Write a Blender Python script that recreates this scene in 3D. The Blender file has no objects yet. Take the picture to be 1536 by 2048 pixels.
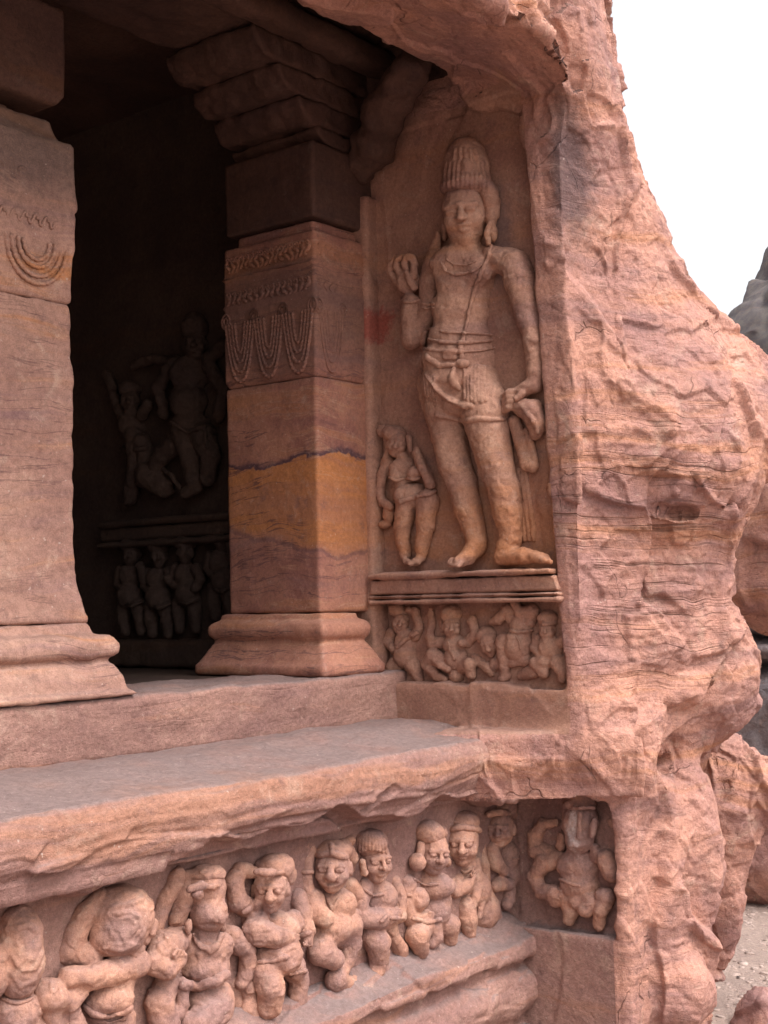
import bpy, math, random
import numpy as np
import openvdb as vdb

random.seed(7)
scene = bpy.context.scene
COL = scene.collection

# ------------------------------------------------------------------ camera, sky, sun, exposure
FPX = 2700.0                                   # focal length in pixels of the 1536 x 2048 photograph
YAW = math.radians(38.3); ROLL = math.radians(1.2); PITCH = math.atan((1200 - 1024) / FPX)
CAM = np.array([0.0, 0.0, 1.6])
_v = np.array([math.cos(YAW), math.sin(YAW), 0.0])
FWD = _v * math.cos(PITCH) + np.array([0, 0, math.sin(PITCH)])
_r0 = np.array([_v[1], -_v[0], 0.0]); _u0 = np.cross(_r0, FWD)
RGT = math.cos(ROLL) * _r0 - math.sin(ROLL) * _u0
UPV = math.cos(ROLL) * _u0 + math.sin(ROLL) * _r0

from mathutils import Matrix, Vector
cd = bpy.data.cameras.new('camera'); cam = bpy.data.objects.new('camera', cd); COL.objects.link(cam)
cd.sensor_fit = 'VERTICAL'; cd.sensor_height = 36.0; cd.lens = FPX / 2048 * 36.0
cd.clip_start = 0.05; cd.clip_end = 2000
m = Matrix.Identity(4)
for i in range(3):
    m[i][0] = RGT[i]; m[i][1] = UPV[i]; m[i][2] = -FWD[i]; m[i][3] = CAM[i]
cam.matrix_world = m
scene.camera = cam

world = bpy.data.worlds.new('World'); scene.world = world; world.use_nodes = True
SUN_EL = math.radians(62); SUN_AZ = math.radians(-92)      # azimuth of the sun in the XY plane (from +X)
wt = world.node_tree; wt.nodes.clear()
sky = wt.nodes.new('ShaderNodeTexSky'); sky.sky_type = 'NISHITA'; sky.sun_disc = False
sky.sun_elevation = SUN_EL; sky.sun_rotation = math.pi / 2 - SUN_AZ
sky.air_density = 1.0; sky.dust_density = 6.0; sky.ozone_density = 0.6
hs = wt.nodes.new('ShaderNodeHueSaturation'); hs.inputs['Saturation'].default_value = 0.2
bg = wt.nodes.new('ShaderNodeBackground'); bg.inputs['Strength'].default_value = 0.15
wo = wt.nodes.new('ShaderNodeOutputWorld')
wt.links.new(sky.outputs[0], hs.inputs['Color']); wt.links.new(hs.outputs[0], bg.inputs['Color'])
wt.links.new(bg.outputs[0], wo.inputs['Surface'])

sl = bpy.data.lights.new('sun', 'SUN'); sun = bpy.data.objects.new('sun', sl); COL.objects.link(sun)
sl.energy = 0.7; sl.angle = math.radians(35); sl.color = (1.0, 0.95, 0.92)
sd = Vector((math.cos(SUN_EL) * math.cos(SUN_AZ), math.cos(SUN_EL) * math.sin(SUN_AZ), math.sin(SUN_EL)))
sun.rotation_euler = sd.to_track_quat('Z', 'Y').to_euler()

scene.view_settings.view_transform = 'Standard'; scene.view_settings.look = 'None'
scene.view_settings.gamma = 1.0; scene.view_settings.exposure = 1.32
scene.cycles.max_bounces = 4; scene.cycles.diffuse_bounces = 2

# ------------------------------------------------------------------ numeric helpers
def ray(x, y):
    return FWD + (x - 768) / FPX * RGT - (y - 1024) / FPX * UPV
def hit(x, y, axis, val):
    d = ray(x, y); return CAM + (val - CAM[axis]) / d[axis] * d
def at(x, y, depth):
    return CAM + ray(x, y) * depth

def _hash(ix, iy, iz, seed):
    n = (ix * 374761393 + iy * 668265263 + iz * 1274126177 + seed * 974634777) & 0xFFFFFFFF
    n = ((n ^ (n >> 13)) * 1274126177) & 0xFFFFFFFF
    n = n ^ (n >> 16)
    return (n & 0xFFFFFF).astype(np.float32) / 16777216.0
def noise(P, freq, seed=0):
    """value noise in -1..1 at points P (N,3); freq scalar or 3-vector"""
    Q = (P * np.asarray(freq, np.float32)).astype(np.float32) + np.float32(500 + 17.3 * seed)
    I = np.floor(Q).astype(np.int64); f = Q - I; f = f * f * f * (f * (f * 6 - 15) + 10)
    r = 0
    for a in (0, 1):
        wx = f[:, 0] if a else 1 - f[:, 0]
        for b in (0, 1):
            wy = f[:, 1] if b else 1 - f[:, 1]
            for c in (0, 1):
                wz = f[:, 2] if c else 1 - f[:, 2]
                r = r + wx * wy * wz * _hash(I[:, 0] + a, I[:, 1] + b, I[:, 2] + c, seed)
    return r * 2 - 1
def fbm(P, freq, octs=3, seed=0, gain=0.5):
    r = 0; a = 1.0; f = np.asarray(freq, np.float32)
    for o in range(octs):
        r = r + a * noise(P, f, seed + o); a *= gain; f = f * 2.03
    return r
def plates(P, freq, seed=0, tilt=0.6):
    """broken rock plates: every Worley cell is a tilted facet; returns height and edge closeness"""
    Q = (P * np.asarray(freq, np.float32)).astype(np.float32) + np.float32(500)
    I = np.floor(Q).astype(np.int64)
    d1 = np.full(len(P), 9.0, np.float32); d2 = d1.copy(); h = np.zeros(len(P), np.float32); g = h.copy()
    for a in (-1, 0, 1):
        for b in (-1, 0, 1):
            for c in (-1, 0, 1):
                J = I + np.array([a, b, c])
                hx = _hash(J[:, 0], J[:, 1], J[:, 2], seed); hy = _hash(J[:, 0], J[:, 1], J[:, 2], seed + 1)
                hz = _hash(J[:, 0], J[:, 1], J[:, 2], seed + 2); hv = _hash(J[:, 0], J[:, 1], J[:, 2], seed + 3)
                D = np.stack([J[:, 0] + hx, J[:, 1] + hy, J[:, 2] + hz], 1).astype(np.float32) - Q
                d = np.sqrt((D * D).sum(1))
                hh = (hv * 2 - 1) + tilt * ((hx * 2 - 1) * D[:, 0] + (hy * 2 - 1) * D[:, 1] + (hz * 2 - 1) * D[:, 2])
                n = d < d1; m2 = (~n) & (d < d2)
                g = np.where(n, h, np.where(m2, hh, g)); d2 = np.where(n, d1, np.where(m2, d, d2))
                h = np.where(n, hh, h); d1 = np.where(n, d, d1)
    e = d2 - d1; w = 0.5 + 0.5 * sstep(0, 0.055, e)
    return h * w + g * (1 - w), e
def sstep(a, b, x):
    t = np.clip((x - a) / (b - a), 0, 1); return t * t * (3 - 2 * t)
def smin(a, b, k):
    if k <= 0: return np.minimum(a, b)
    h = np.maximum(k - np.abs(a - b), 0) / k
    return np.minimum(a, b) - h * h * k * 0.25
def smax(a, b, k): return -smin(-a, -b, k)

def grid_mesh(D, org, h, drop=None):
    """polygonise a sampled implicit field"""
    b = 3.0 * h
    g = vdb.FloatGrid(b)
    g.copyFromArray(np.ascontiguousarray(np.clip(D, -b, b), dtype=np.float32))
    pts, quads = g.convertToQuads(isovalue=0.0)
    pts = np.asarray(pts, np.float32) * h + np.asarray(org, np.float32)
    quads = np.asarray(quads, np.int64)[:, ::-1]
    if drop is not None:
        keep = ~drop(pts[quads].mean(1)); quads = quads[keep]
        used, inv = np.unique(quads, return_inverse=True)
        pts = pts[used]; quads = inv.reshape(quads.shape)
    return pts, quads
def make_mesh(name, pts, quads, smooth=True):
    me = bpy.data.meshes.new(name)
    quads = np.asarray(quads); k = quads.shape[1]
    me.vertices.add(len(pts)); me.vertices.foreach_set('co', np.asarray(pts, np.float32).ravel())
    me.loops.add(quads.size); me.loops.foreach_set('vertex_index', quads.ravel().astype(np.int32))
    me.polygons.add(len(quads))
    me.polygons.foreach_set('loop_start', (np.arange(len(quads)) * k).astype(np.int32))
    me.update(calc_edges=True); me.validate()
    if smooth: me.polygons.foreach_set('use_smooth', np.ones(len(me.polygons), bool))
    return me
def mesh_arrays(me):
    P = np.empty(len(me.vertices) * 3, np.float32); me.vertices.foreach_get('co', P)
    N = np.empty(len(me.vertices) * 3, np.float32); me.vertices.foreach_get('normal', N)
    return P.reshape(-1, 3), N.reshape(-1, 3)
def set_co(me, P):
    me.vertices.foreach_set('co', P.astype(np.float32).ravel()); me.update()
def subdivide(me, levels=1):
    """linear quad subdivision with one smoothing of the new points (fast, on arrays)"""
    P, _ = mesh_arrays(me); n = len(P)
    q = np.empty(len(me.loops), np.int32); me.loops.foreach_get('vertex_index', q); q = q.reshape(-1, 4).astype(np.int64)
    N = np.empty(n * 3, np.float32); me.vertices.foreach_get('normal', N); N = N.reshape(-1, 3)
    e = np.stack([q, np.roll(q, -1, 1)], -1).reshape(-1, 2); es = np.sort(e, 1)
    u, inv = np.unique(es[:, 0] * n + es[:, 1], return_inverse=True); a, b = u // n, u % n
    # edge points are lifted towards the curved surface through both ends
    d = P[b] - P[a]; mid = 0.5 * (P[a] + P[b]) + ((d * N[a]).sum(1) / 8)[:, None] * N[a] * -1 * -1 * 0.5 - ((d * N[b]).sum(1) / 8)[:, None] * N[b] * 0.5
    em = inv.reshape(-1, 4) + n; fc = np.arange(len(q)) + n + len(u)
    cenp = 0.5 * mid[inv.reshape(-1, 4)].mean(1) + 0.5 * P[q].mean(1) + 0.5 * (mid[inv.reshape(-1, 4)].mean(1) - P[q].mean(1))
    V = np.concatenate([P, mid, cenp]); Q = np.concatenate([np.stack([q[:, k], em[:, k], fc, em[:, (k + 3) % 4]], 1) for k in range(4)])
    bpy.data.meshes.remove(me)
    return make_mesh('sub', V, Q)
def displace(me, fn):
    P, N = mesh_arrays(me); d = fn(P, N)
    set_co(me, P + N * d[:, None] if d.ndim == 1 else P + d)
    return me

def obj(name, me, mat, parent=None, mw=None):
    o = bpy.data.objects.new(name, me); COL.objects.link(o)
    if me is not None and mat is not None:
        me.materials.clear(); me.materials.append(mat)
    if mw is not None: o.matrix_world = mw
    if parent is not None: o.parent = parent
    return o
def thing(name, label, cat, loc=(0, 0, 0), group=None, mw=None):
    o = bpy.data.objects.new(name, None); COL.objects.link(o); o.empty_display_size = 0.1
    if mw is not None: o.matrix_world = mw
    else: o.location = loc
    tag(o, label, cat, group); return o
def tag(o, label, cat=None, group=None):
    o['label'] = label
    if cat: o['category'] = cat
    if group: o['group'] = group
    return o
def struct(o):
    o['kind'] = 'structure'; return o
def child_world(o, root):
    """parent o (built in world coordinates) under root without moving it"""
    bpy.context.view_layer.update() if root.type != 'EMPTY' else None
    o.parent = root; o.matrix_parent_inverse = root.matrix_world.inverted()

# ------------------------------------------------------------------ materials
class NT:
    def __init__(s, name):
        s.m = bpy.data.materials.new(name); s.m.use_nodes = True; s.t = s.m.node_tree; s.t.nodes.clear()
        s.out = s.t.nodes.new('ShaderNodeOutputMaterial'); s.b = s.t.nodes.new('ShaderNodeBsdfPrincipled')
        s.t.links.new(s.b.outputs[0], s.out.inputs[0])
    def n(s, typ, **kw):
        x = s.t.nodes.new(typ)
        for k, v in kw.items(): setattr(x, k, v)
        return x
    def set(s, sock, v):
        if isinstance(v, bpy.types.NodeSocket): s.t.links.new(v, sock)
        else: sock.default_value = v
    def math(s, op, a, b=0.0, clamp=False):
        x = s.n('ShaderNodeMath', operation=op, use_clamp=clamp); s.set(x.inputs[0], a); s.set(x.inputs[1], b); return x.outputs[0]
    def vmul(s, v, k):
        x = s.n('ShaderNodeVectorMath', operation='MULTIPLY'); s.set(x.inputs[0], v); s.set(x.inputs[1], k); return x.outputs[0]
    def noise(s, v, scale, detail=4, rough=0.55, dist=0.0):
        x = s.n('ShaderNodeTexNoise'); s.set(x.inputs['Vector'], v); x.inputs['Scale'].default_value = scale
        x.inputs['Detail'].default_value = detail; x.inputs['Roughness'].default_value = rough; x.inputs['Distortion'].default_value = dist
        return x.outputs['Fac']
    def range(s, v, a, b, c=0.0, d=1.0):
        x = s.n('ShaderNodeMapRange', interpolation_type='SMOOTHSTEP'); s.set(x.inputs[0], v)
        for i, q in enumerate((a, b, c, d)): x.inputs[i + 1].default_value = q
        return x.outputs[0]
    def mix(s, f, a, b, mode='MIX'):
        x = s.n('ShaderNodeMix', data_type='RGBA', blend_type=mode); s.set(x.inputs[0], f)
        for sock, v in ((x.inputs[6], a), (x.inputs[7], b)):
            if isinstance(v, bpy.types.NodeSocket): s.t.links.new(v, sock)
            else: sock.default_value = (*v, 1)
        return x.outputs[2]
    def dist(s, v, c, k=(1, 1, 1)):
        x = s.n('ShaderNodeVectorMath', operation='SUBTRACT'); s.set(x.inputs[0], v); x.inputs[1].default_value = tuple(c)
        y = s.vmul(x.outputs[0], k)
        z = s.n('ShaderNodeVectorMath', operation='LENGTH'); s.set(z.inputs[0], y); return z.outputs['Value']

MAUVE = (0.300, 0.165, 0.145); PINK = (0.450, 0.265, 0.222); ORANGE = (0.430, 0.190, 0.080)
CREAM = (0.50, 0.365, 0.285); DUST = (0.185, 0.140, 0.135); PURPLE = (0.085, 0.045, 0.055); RUST = (0.26, 0.115, 0.068)

def stone(name, a=MAUVE, b=PINK, strata=0.35, cream=0.35, dust=0.35, band=False, dark_blotch=0.0, bump=0.5, tint=1.0, patches=(), grain=1.0, lam=0.0, crack=0.0, vein=0.0, gs=1.0, fleck=0.45, ps=1.6, chip=0.0):
    t = NT(name); geo = t.n('ShaderNodeNewGeometry'); pos = geo.outputs['Position']
    n1 = t.noise(pos, ps, 6, 0.6, 0.4)
    col = t.mix(t.range(n1, 0.32, 0.66), a, b)
    # bedding: thin colour layers that undulate with the rock
    wob = t.noise(pos, 1.1, 3)
    sp = t.n('ShaderNodeSeparateXYZ'); t.set(sp.inputs[0], pos)
    z = t.math('ADD', sp.outputs[2], t.math('MULTIPLY', t.math('SUBTRACT', wob, 0.5), 0.28))
    cv = t.n('ShaderNodeCombineXYZ'); t.set(cv.inputs[0], t.math('MULTIPLY', sp.outputs[0], 0.5)); t.set(cv.inputs[1], t.math('MULTIPLY', sp.outputs[1], 0.5))
    t.set(cv.inputs[2], t.math('MULTIPLY', z, 7.0))
    s1 = t.noise(cv.outputs[0], 1.0, 5, 0.65)
    col = t.mix(t.math('MULTIPLY', t.range(s1, 0.52, 0.68), strata), col, ORANGE)
    col = t.mix(t.math('MULTIPLY', t.range(s1, 0.46, 0.30), strata), col, (0.20, 0.115, 0.115))
    if lam:
        cv2 = t.n('ShaderNodeCombineXYZ'); t.set(cv2.inputs[0], t.math('MULTIPLY', sp.outputs[0], 1.2)); t.set(cv2.inputs[1], t.math('MULTIPLY', sp.outputs[1], 1.2)); t.set(cv2.inputs[2], t.math('MULTIPLY', z, 60.0))
        s3 = t.noise(cv2.outputs[0], 1.0, 3, 0.6)
        zone = t.math('MULTIPLY', t.range(t.noise(pos, 1.7, 3), 0.36, 0.52), t.math('ADD', t.math('MULTIPLY', t.range(z, 1.0, 1.4), t.range(z, 2.6, 2.2)), 0.2))
        col = t.mix(t.math('MULTIPLY', t.math('MULTIPLY', t.range(s3, 0.43, 0.28), lam), zone), col, (0.17, 0.09, 0.07))
    if band:
        zn = t.math('ADD', sp.outputs[2], t.math('MULTIPLY', t.math('SUBTRACT', t.noise(pos, 1.9, 5, 0.6), 0.5), 0.34))
        zy = t.math('SUBTRACT', zn, t.math('MULTIPLY', t.math('SUBTRACT', sp.outputs[1], 4.15), 0.20))
        inb = t.math('MULTIPLY', t.range(zy, 1.83, 1.90), t.range(zn, band[1], band[1] - band[3]))
        lay = t.range(s1, 0.38, 0.56, 0.55, 1.0)
        col = t.mix(t.math('MULTIPLY', t.math('MULTIPLY', inb, lay), band[0]), col, (0.42, 0.172, 0.066))
        ln = t.math('MULTIPLY', t.range(zn, 2.262, 2.272), t.range(zn, 2.305, 2.276))
        col = t.mix(t.math('MULTIPLY', ln, band[2]), col, PURPLE)
        ln2 = t.math('MULTIPLY', t.range(zy, 1.825, 1.84), t.range(zy, 1.87, 1.845))
        col = t.mix(t.math('MULTIPLY', ln2, band[2] * 0.5), col, PURPLE)
    # bleached and bruised patches
    n2 = t.noise(pos, 5.0, 6, 0.65, 0.8)
    col = t.mix(t.math('MULTIPLY', t.range(n2, 0.56, 0.72), cream), col, CREAM)
    n3 = t.noise(pos, 8.5, 5, 0.7)
    col = t.mix(t.math('MULTIPLY', t.range(n3, 0.44, 0.30), 0.45), col, (0.16, 0.09, 0.085))
    n4 = t.noise(pos, 19, 5, 0.7, 0.6)
    col = t.mix(t.math('MULTIPLY', t.range(n4, 0.56, 0.70), 0.35), col, (0.44, 0.30, 0.235))
    col = t.mix(t.math('MULTIPLY', t.range(n4, 0.42, 0.30), 0.4), col, (0.17, 0.085, 0.07))
    if vein:
        vv = t.math('ABSOLUTE', t.math('SUBTRACT', s1, 0.47)); vm = t.range(vv, 0.012, 0.003)
        vm = t.math('MULTIPLY', vm, t.range(t.noise(pos, 2.0, 3), 0.42, 0.6))
        col = t.mix(t.math('MULTIPLY', vm, vein), col, (0.11, 0.055, 0.055))
        v2 = t.math('ABSOLUTE', t.math('SUBTRACT', s1, 0.58)); col = t.mix(t.math('MULTIPLY', t.range(v2, 0.010, 0.003), 0.3 * vein), col, (0.50, 0.35, 0.25))
    ck = None
    if crack:
        mp = t.vmul(pos, (1.0, 1.0, 0.55))
        wv = t.n('ShaderNodeVectorMath', operation='ADD'); t.set(wv.inputs[0], mp)
        nw = t.n('ShaderNodeTexNoise'); t.set(nw.inputs['Vector'], pos); nw.inputs['Scale'].default_value = 3.0; nw.inputs['Detail'].default_value = 3
        t.set(wv.inputs[1], t.vmul(nw.outputs['Color'], (0.35, 0.35, 0.35)))
        vo = t.n('ShaderNodeTexVoronoi', feature='DISTANCE_TO_EDGE'); t.set(vo.inputs['Vector'], wv.outputs[0]); vo.inputs['Scale'].default_value = 3.2
        ck = t.math('MULTIPLY', t.range(vo.outputs['Distance'], 0.011, 0.002), t.range(t.noise(pos, 3.4, 4), 0.52, 0.60))
        col = t.mix(t.math('MULTIPLY', ck, crack), col, (0.09, 0.05, 0.042))
    if dark_blotch:
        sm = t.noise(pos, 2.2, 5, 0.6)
        col = t.mix(t.math('MULTIPLY', t.range(sm, 0.35, 0.6), dark_blotch), col, (0.075, 0.05, 0.05))
    for (c, k, r0, r1, cc, f) in patches:
        d = t.dist(pos, c, k); d = t.math('ADD', d, t.math('MULTIPLY', t.math('SUBTRACT', t.noise(pos, 22, 6, 0.75), 0.5), 2.2 * min(r1, 0.12)))
        col = t.mix(t.math('MULTIPLY', t.range(d, r1, r0), f), col, cc)
    if dust:
        nz = t.n('ShaderNodeSeparateXYZ'); t.set(nz.inputs[0], geo.outputs['Normal'])
        dm = t.math('MULTIPLY', t.range(nz.outputs[2], 0.45, 0.95), t.range(t.noise(pos, 3.5, 5, 0.6), 0.25, 0.6, 0.4, 1.0))
        col = t.mix(t.math('MULTIPLY', dm, dust), col, DUST)
    g1 = t.noise(pos, 240 * gs, 2, 0.7); g2 = t.noise(pos, 48 * gs, 3, 0.7)
    gr = t.math('ADD', t.range(g1, 0.25, 0.75, 1 - 0.17 * grain, 1 + 0.17 * grain), t.range(g2, 0.3, 0.7, -0.14 * grain, 0.14 * grain))
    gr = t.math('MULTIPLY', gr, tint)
    gc = t.n('ShaderNodeCombineXYZ')
    for i, kk in enumerate((1.0, 0.95, 0.93)): t.set(gc.inputs[i], t.math('MULTIPLY', gr, kk))      # iron-red cast of the whole formation
    col = t.mix(1.0, col, gc.outputs[0], 'MULTIPLY')
    # pale mineral flecks
    fl = t.range(t.noise(pos, 70 * gs, 2, 0.5), 0.70, 0.76)
    col = t.mix(t.math('MULTIPLY', fl, fleck), col, (0.55, 0.44, 0.38))
    t.set(t.b.inputs['Base Color'], col); t.b.inputs['Roughness'].default_value = 0.82
    t.b.inputs['Specular IOR Level'].default_value = 0.25
    hgt = t.math('ADD', t.math('MULTIPLY', t.noise(pos, 34, 4, 0.75), 0.9), t.math('MULTIPLY', g1, 0.30))
    if lam: hgt = t.math('ADD', hgt, t.math('MULTIPLY', t.math('MULTIPLY', t.range(s3, 0.28, 0.48), 1.1 * lam), zone))
    if ck is not None: hgt = t.math('SUBTRACT', hgt, t.math('MULTIPLY', ck, 0.8))
    if chip:
        wv2 = t.n('ShaderNodeVectorMath', operation='ADD'); t.set(wv2.inputs[0], t.vmul(pos, (1.0, 1.0, 1.7)))
        nw2 = t.n('ShaderNodeTexNoise'); t.set(nw2.inputs['Vector'], pos); nw2.inputs['Scale'].default_value = 9.0; nw2.inputs['Detail'].default_value = 3
        t.set(wv2.inputs[1], t.vmul(nw2.outputs['Color'], (0.16, 0.16, 0.16)))
        for sc_, am_ in ((9.0, 1.6), (26.0, 0.7)):
            v3 = t.n('ShaderNodeTexVoronoi', feature='F1'); t.set(v3.inputs['Vector'], wv2.outputs[0]); v3.inputs['Scale'].default_value = sc_
            s4 = t.n('ShaderNodeSeparateColor'); t.set(s4.inputs[0], v3.outputs['Color'])
            hgt = t.math('ADD', hgt, t.math('MULTIPLY', t.math('SUBTRACT', s4.outputs[0], t.math('MULTIPLY', v3.outputs['Distance'], 0.8)), am_ * chip))
    bp = t.n('ShaderNodeBump'); bp.inputs['Strength'].default_value = bump; bp.inputs['Distance'].default_value = 0.012
    t.set(bp.inputs['Height'], hgt); t.set(t.b.inputs['Normal'], bp.outputs[0])
    return t.m
red_c = hit(742, 648, 0, 5.12)
white_c = hit(1160, 1655, 0, 5.36)
stain_c = hit(1125, 330, 0, 5.12); gst = hit(1330, 1960, 0, 5.9)
STREAK = (stain_c, (0.6, 3.0, 0.55), 0.08, 0.30, (0.07, 0.05, 0.055), 0.75)
M_cliff = stone('cliff_sandstone', a=(0.305, 0.165, 0.145), b=(0.470, 0.248, 0.185), ps=2.6, strata=0.5, cream=0.4, dust=0.2, bump=1.0, lam=0.65, crack=0.3, chip=0.42, patches=[STREAK, (gst, (1, 1, 1), 0.05, 0.14, (0.13, 0.12, 0.12), 0.8)])
M_wall = stone('carved_wall_sandstone', ps=3.0, a=(0.265, 0.138, 0.104), b=(0.38, 0.212, 0.152), band=(0.45, 2.25, 0.25, 0.25), cream=0.3, strata=0.3, gs=1.4,
               patches=[(red_c, (0.35, 1, 1), 0.05, 0.11, (0.27, 0.045, 0.034), 0.7), STREAK, (hit(1000, 480, 0, 5.22), (1, 2.2, 0.7), 0.08, 0.25, (0.11, 0.085, 0.09), 0.6)])
M_pil = stone('pilaster_sandstone', a=(0.245, 0.108, 0.085), b=(0.38, 0.182, 0.125), ps=3.0, band=(1.0, 2.285, 0.95, 0.03), cream=0.15, strata=0.5, dust=0.2, bump=0.35, vein=0.7, gs=1.3,
              patches=[((4.75, 4.45, 2.98), (0.4, 0.6, 1), 0.2, 0.42, (0.13, 0.075, 0.06), 0.6)])
M_pillar = stone('pillar_sandstone', chip=0.3, a=(0.275, 0.155, 0.125), b=(0.385, 0.230, 0.175), strata=0.85, cream=0.55, dust=0.3, bump=0.45, vein=0.6, gs=0.8,
                 patches=[((3.1, 4.15, 3.42), (0.4, 0.6, 1), 0.1, 0.42, (0.10, 0.075, 0.066), 0.75)])
M_ledge = stone('ledge_sandstone', a=(0.225, 0.125, 0.108), b=(0.325, 0.188, 0.152), strata=0.3, cream=0.35, dust=0.9, bump=0.8, lam=0.2, chip=0.35)
M_fig = stone('figure_sandstone', chip=0.22, ps=5.0, a=(0.262, 0.155, 0.135), b=(0.420, 0.225, 0.158), strata=0.35, cream=0.4, dust=0.3, bump=0.6, gs=1.2,
              patches=[(white_c, (0.3, 1.4, 0.5), 0.01, 0.07, (0.56, 0.50, 0.48), 0.75)])
M_guard = stone('guardian_sandstone', chip=0.2, ps=3.5, a=(0.285, 0.150, 0.112), b=(0.42, 0.240, 0.170), band=(0.6, 2.14, 0.0, 0.14), strata=0.4, cream=0.25, dust=0.2, bump=0.45, gs=1.4)
M_porch_shade = stone('shaded_porch_sandstone', a=(0.25, 0.155, 0.125), b=(0.38, 0.24, 0.18), strata=0.3, cream=0.1, dust=0.1, bump=0.4, fleck=0.0, tint=0.20)  # sandstone tinted far down, putting the porch's shade into its colour
M_ceil_shade = stone('shaded_ceiling_sandstone', a=(0.26, 0.130, 0.100), b=(0.38, 0.20, 0.145), strata=0.4, cream=0.15, dust=0.0, dark_blotch=0.3, bump=0.5, fleck=0.0, tint=0.27)  # tint cut down to paint in the shade under overhang and ceiling
M_soffit = stone('soffit_sandstone', chip=0.5, a=(0.24, 0.125, 0.100), b=(0.38, 0.20, 0.145), strata=0.4, cream=0.2, dust=0.0, dark_blotch=0.6, bump=0.6, tint=0.8)  # darker, blotchy variant of the rock for downward faces
M_grey = stone('weathered_grey_rock', chip=0.8, a=(0.17, 0.145, 0.155), b=(0.26, 0.23, 0.235), strata=0.15, cream=0.25, dust=0.2, bump=0.9)
M_hill = stone('hill_rock', a=(0.095, 0.088, 0.100), b=(0.15, 0.138, 0.130), strata=0.1, cream=0.1, dust=0.2, bump=0.6, grain=0.3, tint=0.75)
M_ground = stone('gravel_earth', a=(0.22, 0.165, 0.140), b=(0.33, 0.255, 0.215), strata=0.0, cream=0.35, dust=0.2, bump=1.0)
M_gravel = stone('gravel_stone', a=(0.28, 0.21, 0.18), b=(0.43, 0.35, 0.31), strata=0.0, cream=0.6, dust=0.2, bump=0.5)

# ------------------------------------------------------------------ the cliff: one rock mass with the porch and niches cut out of it
H = 0.017
X0, X1, Y0, Y1, Z0, Z1 = 2.1, 7.7, 2.15, 5.15, -0.75, 4.95
nx, ny, nz = int((X1 - X0) / H), int((Y1 - Y0) / H), int((Z1 - Z0) / H)
gx = (X0 + np.arange(nx) * H).astype(np.float32); gy = (Y0 + np.arange(ny) * H).astype(np.float32); gz = (Z0 + np.arange(nz) * H).astype(np.float32)

# horizontal outlines of the buttress: (z, jamb corner, [(pixel column, distance), ...] out to the outline's far end)
def outline_point(px, z, depth):
    # pixel row at which height z is seen at this distance
    d0 = at(px, 1200, depth); k = (z - d0[2]) / (UPV[2] * depth / FPX)
    p = at(px, 1200 - k, depth); return (p[0], p[1])
LV = [
    (-0.75, (5.30, 2.86), [(1300, 5.98), (1350, 6.05), (1392, 6.35)]),
    (-0.45, (5.30, 2.86), [(1300, 5.98), (1350, 6.05), (1397, 6.35)]),
    (0.00, (5.30, 2.87), [(1290, 5.96), (1350, 6.02), (1405, 6.35)]),
    (0.30, (5.30, 2.87), [(1290, 5.96), (1350, 6.02), (1425, 6.35)]),
    (0.55, (5.30, 2.88), [(1285, 5.97), (1340, 6.05), (1425, 6.40)]),
    (0.66, (5.25, 2.90), [(1270, 5.93), (1322, 5.98), (1415, 6.50)]),
    (0.80, (5.16, 2.98), [(1240, 5.82), (1322, 5.93), (1400, 6.70)]),
    (1.00, (5.14, 3.00), [(1240, 5.85), (1325, 5.98), (1455, 6.50)]),
    (1.20, (5.13, 3.02), [(1250, 5.95), (1370, 6.10), (1475, 6.50)]),
    (1.50, (5.12, 3.02), [(1250, 5.98), (1370, 6.08), (1462, 6.45)]),
    (1.80, (5.12, 3.03), [(1250, 6.00), (1380, 6.12), (1476, 6.45)]),
    (2.00, (5.12, 3.03), [(1250, 5.98), (1380, 6.05), (1490, 6.45)]),
    (2.25, (5.12, 3.04), [(1250, 5.97), (1390, 6.03), (1530, 6.50)]),
    (2.50, (5.12, 3.04), [(1250, 6.00), (1400, 6.10), (1580, 6.60)]),
    (2.75, (5.12, 3.05), [(1240, 6.02), (1350, 6.18), (1560, 6.75)]),
    (2.92, (5.12, 3.06), [(1230, 6.04), (1330, 6.22), (1455, 6.65)]),
    (3.05, (5.12, 3.06), [(1225, 6.05), (1320, 6.22), (1395, 6.55)]),
    (3.30, (5.12, 3.07), [(1215, 6.06), (1290, 6.22), (1338, 6.50)]),
    (3.60, (5.12, 3.08), [(1205, 6.06), (1250, 6.20), (1287, 6.50)]),
    (3.80, (5.10, 3.06), [(1195, 6.00), (1230, 6.15), (1262, 6.50)]),
    (4.00, (5.00, 2.95), [(1180, 5.95), (1215, 6.10), (1238, 6.50)]),
    (4.30, (4.95, 2.90), [(1150, 5.85), (1190, 6.10), (1218, 6.50)]),
    (4.60, (4.95, 2.92), [(1140, 5.90), (1180, 6.15), (1208, 6.50)]),
    (5.00, (4.95, 3.00), [(1140, 6.00), (1180, 6.20), (1205, 6.50)]),
]
def level_poly(z, J, pts):
    fr = 3.54 if z < 1.3 else (2.78 + 0.12 * max(0, z - 3.9))
    P = [(1.0, fr), (J[0] - 0.45, fr), J] if z > 3.85 else [(1.0, fr), (J[0], fr), J]
    Q = [outline_point(px, z, d) for px, d in pts]; P += Q
    s = Q[-1]; P += [(s[0] + 0.22, s[1] + 0.35), (s[0] + 0.6, s[1] + 1.3), (s[0] + 0.9, 6.5), (1.0, 6.5)]
    return np.array(P, np.float64)
LZ = np.array([l[0] for l in LV]); LP = np.stack([level_poly(*l) for l in LV])
HC = 0.05
cx = np.arange(X0, X1 + HC, HC); cy = np.arange(Y0, Y1 + HC, HC); cz = np.arange(Z0, Z1 + HC, HC)
PX, PY = np.meshgrid(cx, cy, indexing='ij')
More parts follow.
